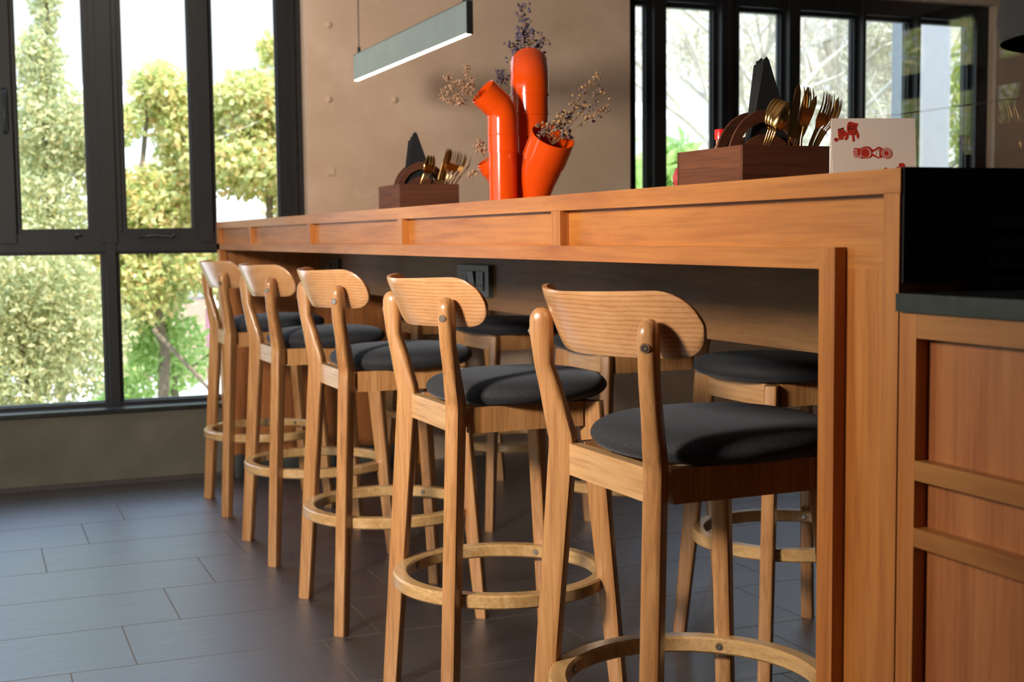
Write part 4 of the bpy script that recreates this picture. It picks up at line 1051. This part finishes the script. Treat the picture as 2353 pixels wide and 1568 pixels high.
for i, (x, y, z, lab) in enumerate(((0.5, 12.6, 2.35, 'pale green shrub further back behind the leftmost tree'), (1.75, 13.0, 2.2, 'pale green shrub further back behind the yellowing tree'), (3.3, 12.6, 2.5, 'pale green shrub further back beside the beige wall edge'))):
    tree(lab, (x, y, G), ([(0, 0, 0), (0, 0, 1.2), (0, 0, 2.2)], 0.04, 0.02), [(-0.1, 0, z, 0.62, 0.5, 0.55, 1500), (0.1, 0, z * 0.6, 0.45, 0.5, 0.5, 60 if i == 1 else 1300), (0.1, 0, z * 1.25, 0.35, 0.4, 0.3, 500)], 0.075, m_leaf_g, 30 + i, name='pale_shrub', group='pale shrubs outside', cat='shrub')
cs = empty('green_cactus_stem', (1.66, 8.8, G), 0, 'tall curved pale green plant stem outside, beside the counter end', 'plant')
bm = bmesh.new(); tube(bm, [(0.06, 0, 0), (0.05, 0, 1.2), (0.0, 0, 1.7), (-0.10, 0, 2.15)], [0.035, 0.033, 0.03, 0.02], 10); obj('stem', bm, plain('stem_pale_green', (0.42, 0.50, 0.22), 0.7), cs, True)

# right windows: pale leafless tree, hazy dry foliage, green plants, white column
def branchy(label, loc, seed, L=1.5, mat=m_barkp, twigs=True, dirs=None, leafmat=m_leaf_p, nleaf=9, r0=0.07, name='bare_tree', group=None, lsize=0.05):
    rng = random.Random(seed); r = empty(name, loc, 0, label, 'tree', group); bm = bmesh.new(); tips = []
    def rec(p, d, l, rad, lev):
        n = 4; pts = [p]; q = p.copy(); dd = d.copy()
        for i in range(n):
            dd = (dd + Vector((rng.uniform(-1, 1), rng.uniform(-1, 1), rng.uniform(-.7, .9))) * 0.20).normalized(); q = q + dd * l / n; pts.append(q.copy())
        tube(bm, pts, [rad * (1 - 0.4 * i / n) for i in range(n + 1)], 6 if rad > .01 else 4, cap=False)
        if lev > 2: tips.extend(pts[1:])
        if lev >= 5 or rad < 0.003: return
        for k in range(3 if lev < 3 else 2):
            t = rng.randint(2, n); nd = (dd + Vector((rng.uniform(-1, 1), rng.uniform(-.8, .8), rng.uniform(-.6, .9))) * 0.9).normalized()
            rec(pts[t], nd, l * rng.uniform(0.55, 0.8), rad * 0.58, lev + 1)
    for (p, d, l, rad) in dirs: rec(Vector(p), Vector(d).normalized(), l, rad, 0)
    obj('branches', bm, mat, r, True)
    bl = [(t.x, t.y, t.z, 0.10, 0.10, 0.09, nleaf) for t in tips]
    leaves_mesh('foliage', bl, lsize, leafmat, r, seed)
    return r
gb2 = 'trees outside the right windows'
branchy('pale-barked leaning tree seen through the right-hand windows', (7.2, 9.6, G), 4, dirs=[((0, 0, 0), (-0.1, 0, 1), 2.6, 0.09), ((0.0, 0, 2.5), (-0.42, 0, 0.9), 1.4, 0.075), ((-0.1, 0, 2.4), (-0.9, 0, 0.35), 1.7, 0.045), ((0, 0, 2.4), (0.5, 0, 0.9), 1.3, 0.05)], nleaf=5, group=gb2)
branchy('bare branching tree behind the folded napkins', (5.6, 10.2, G), 9, dirs=[((0, 0, 0), (0.05, 0, 1), 2.4, 0.06), ((0, 0, 2.3), (-0.5, 0, 0.8), 1.3, 0.035), ((0, 0, 2.3), (0.6, 0, 0.8), 1.3, 0.035), ((0, 0, 2.0), (0.9, 0, 0.2), 1.2, 0.03)], nleaf=5, mat=m_barkp, group=gb2)
branchy('thin twiggy tree at the right end of the window row', (8.4, 10.0, G), 15, dirs=[((0, 0, 0), (-0.03, 0, 1), 2.5, 0.06), ((0, 0, 2.2), (-0.3, 0, 0.8), 1.3, 0.035), ((0, 0, 2.2), (0.5, 0, 0.8), 1.2, 0.035)], nleaf=6, group=gb2)
for i, (x, y, z, lab) in enumerate(((5.3, 13.5, 2.0, 'hazy pale shrub far outside behind the left of the right-hand windows'), (8.0, 13.8, 2.3, 'hazy pale shrub far outside in the middle of the right-hand windows'), (10.6, 13.5, 2.6, 'hazy pale shrub far outside at the right end of the right-hand windows'))):
    tree(lab, (x, y, G), ([(0, 0, 0), (0, 0, 1.5), (0, 0, 2.4)], 0.05, 0.02), [(-0.5, 0, z * 0.62, 1.1, 0.6, 0.9, 2600), (0.6, 0, z * 0.7, 1.1, 0.6, 0.9, 2600), (0, 0, z * 1.2, 1.0, 0.6, 0.55, 1300)], 0.10, m_leaf_p, 40 + i, name='pale_shrub', group='pale shrubs outside', cat='shrub', bark=m_barkp)
for i, (x, y, h, lab) in enumerate(((4.25, 8.4, 2.75, 'bright green broadleaf plant outside beside the beige wall edge'), (4.95, 8.8, 2.8, 'bright green broadleaf plant outside behind the red capped bottle'), (6.0, 8.8, 2.7, 'bright green broadleaf plant outside behind the gold cutlery'), (7.3, 8.9, 2.6, 'bright green broadleaf plant outside behind the menu card'))):
    tree(lab, (x, y, G), ([(0, 0, 0), (0.03, 0, 1.2), (0, 0, h - 0.2)], 0.03, 0.01), [(0, 0, h - 0.35, 0.34, 0.3, 0.34, 420), (0.05, 0, h - 0.8, 0.45, 0.35, 0.4, 520), (-.05, 0, h - 0.02, 0.18, 0.2, 0.16, 90)], 0.17, m_leaf_b, 60 + i, name='broadleaf_plant', group='broadleaf plants outside', cat='plant')
col = boxes('white_column', [(6.17, 6.44, 7.5, 7.8, G, 3.2)], m_column_shaded); tagp(col, 'plain white column outside the last pane of the right-hand windows', 'column')
tree('dark green hedge bush right of the white column', (7.55, 8.2, G), ([(0, 0, 0), (0, 0, 2.2)], 0.04, 0.02), [(0, 0, 2.0, 0.5, 0.4, 0.9, 2200), (0, 0, 3.2, 0.5, 0.4, 0.8, 2200)], 0.09, m_leaf_d, 71, name='hedge_bush', cat='bush')
pf = empty('steel_post', (5.56, 7.4, G), 0, 'thin dark steel post with cross bar outside the fifth pane', 'post')
boxes('upright', [(-0.012, 0.012, -0.012, 0.012, 0, 3.6)], m_frame, pf, 0); boxes('cross_bar', [(0.02, 0.45, -0.015, 0.015, 2.73, 2.79)], m_frame, pf, 0)

# trees outside the side window, seen mirrored in the glass screen
for i, (x, y, lab) in enumerate(((-3.2, 5.0, 'leafy green tree outside the side window, near the corner'), (-3.4, 6.6, 'leafy green tree outside the side window, beyond the corner'), (-3.6, 8.4, 'leafy green tree left of the window wall, farthest out'), (-3.0, 3.2, 'leafy green tree outside the side wall'))):
    tree(lab, (x, y, G), ([(0, 0, 0), (0, 0, 1.5), (0, 0, 3.0)], 0.06, 0.03), [(0, 0, 1.6, 0.6, 1.0, 0.8, 2300), (0, 0, 2.7, 0.6, 1.0, 0.8, 2500), (0, 0, 3.8, 0.6, 1.0, 0.7, 2200)], 0.10, m_leaf_d if i % 2 else m_leaf_y, 80 + i, group='trees outside the side window')
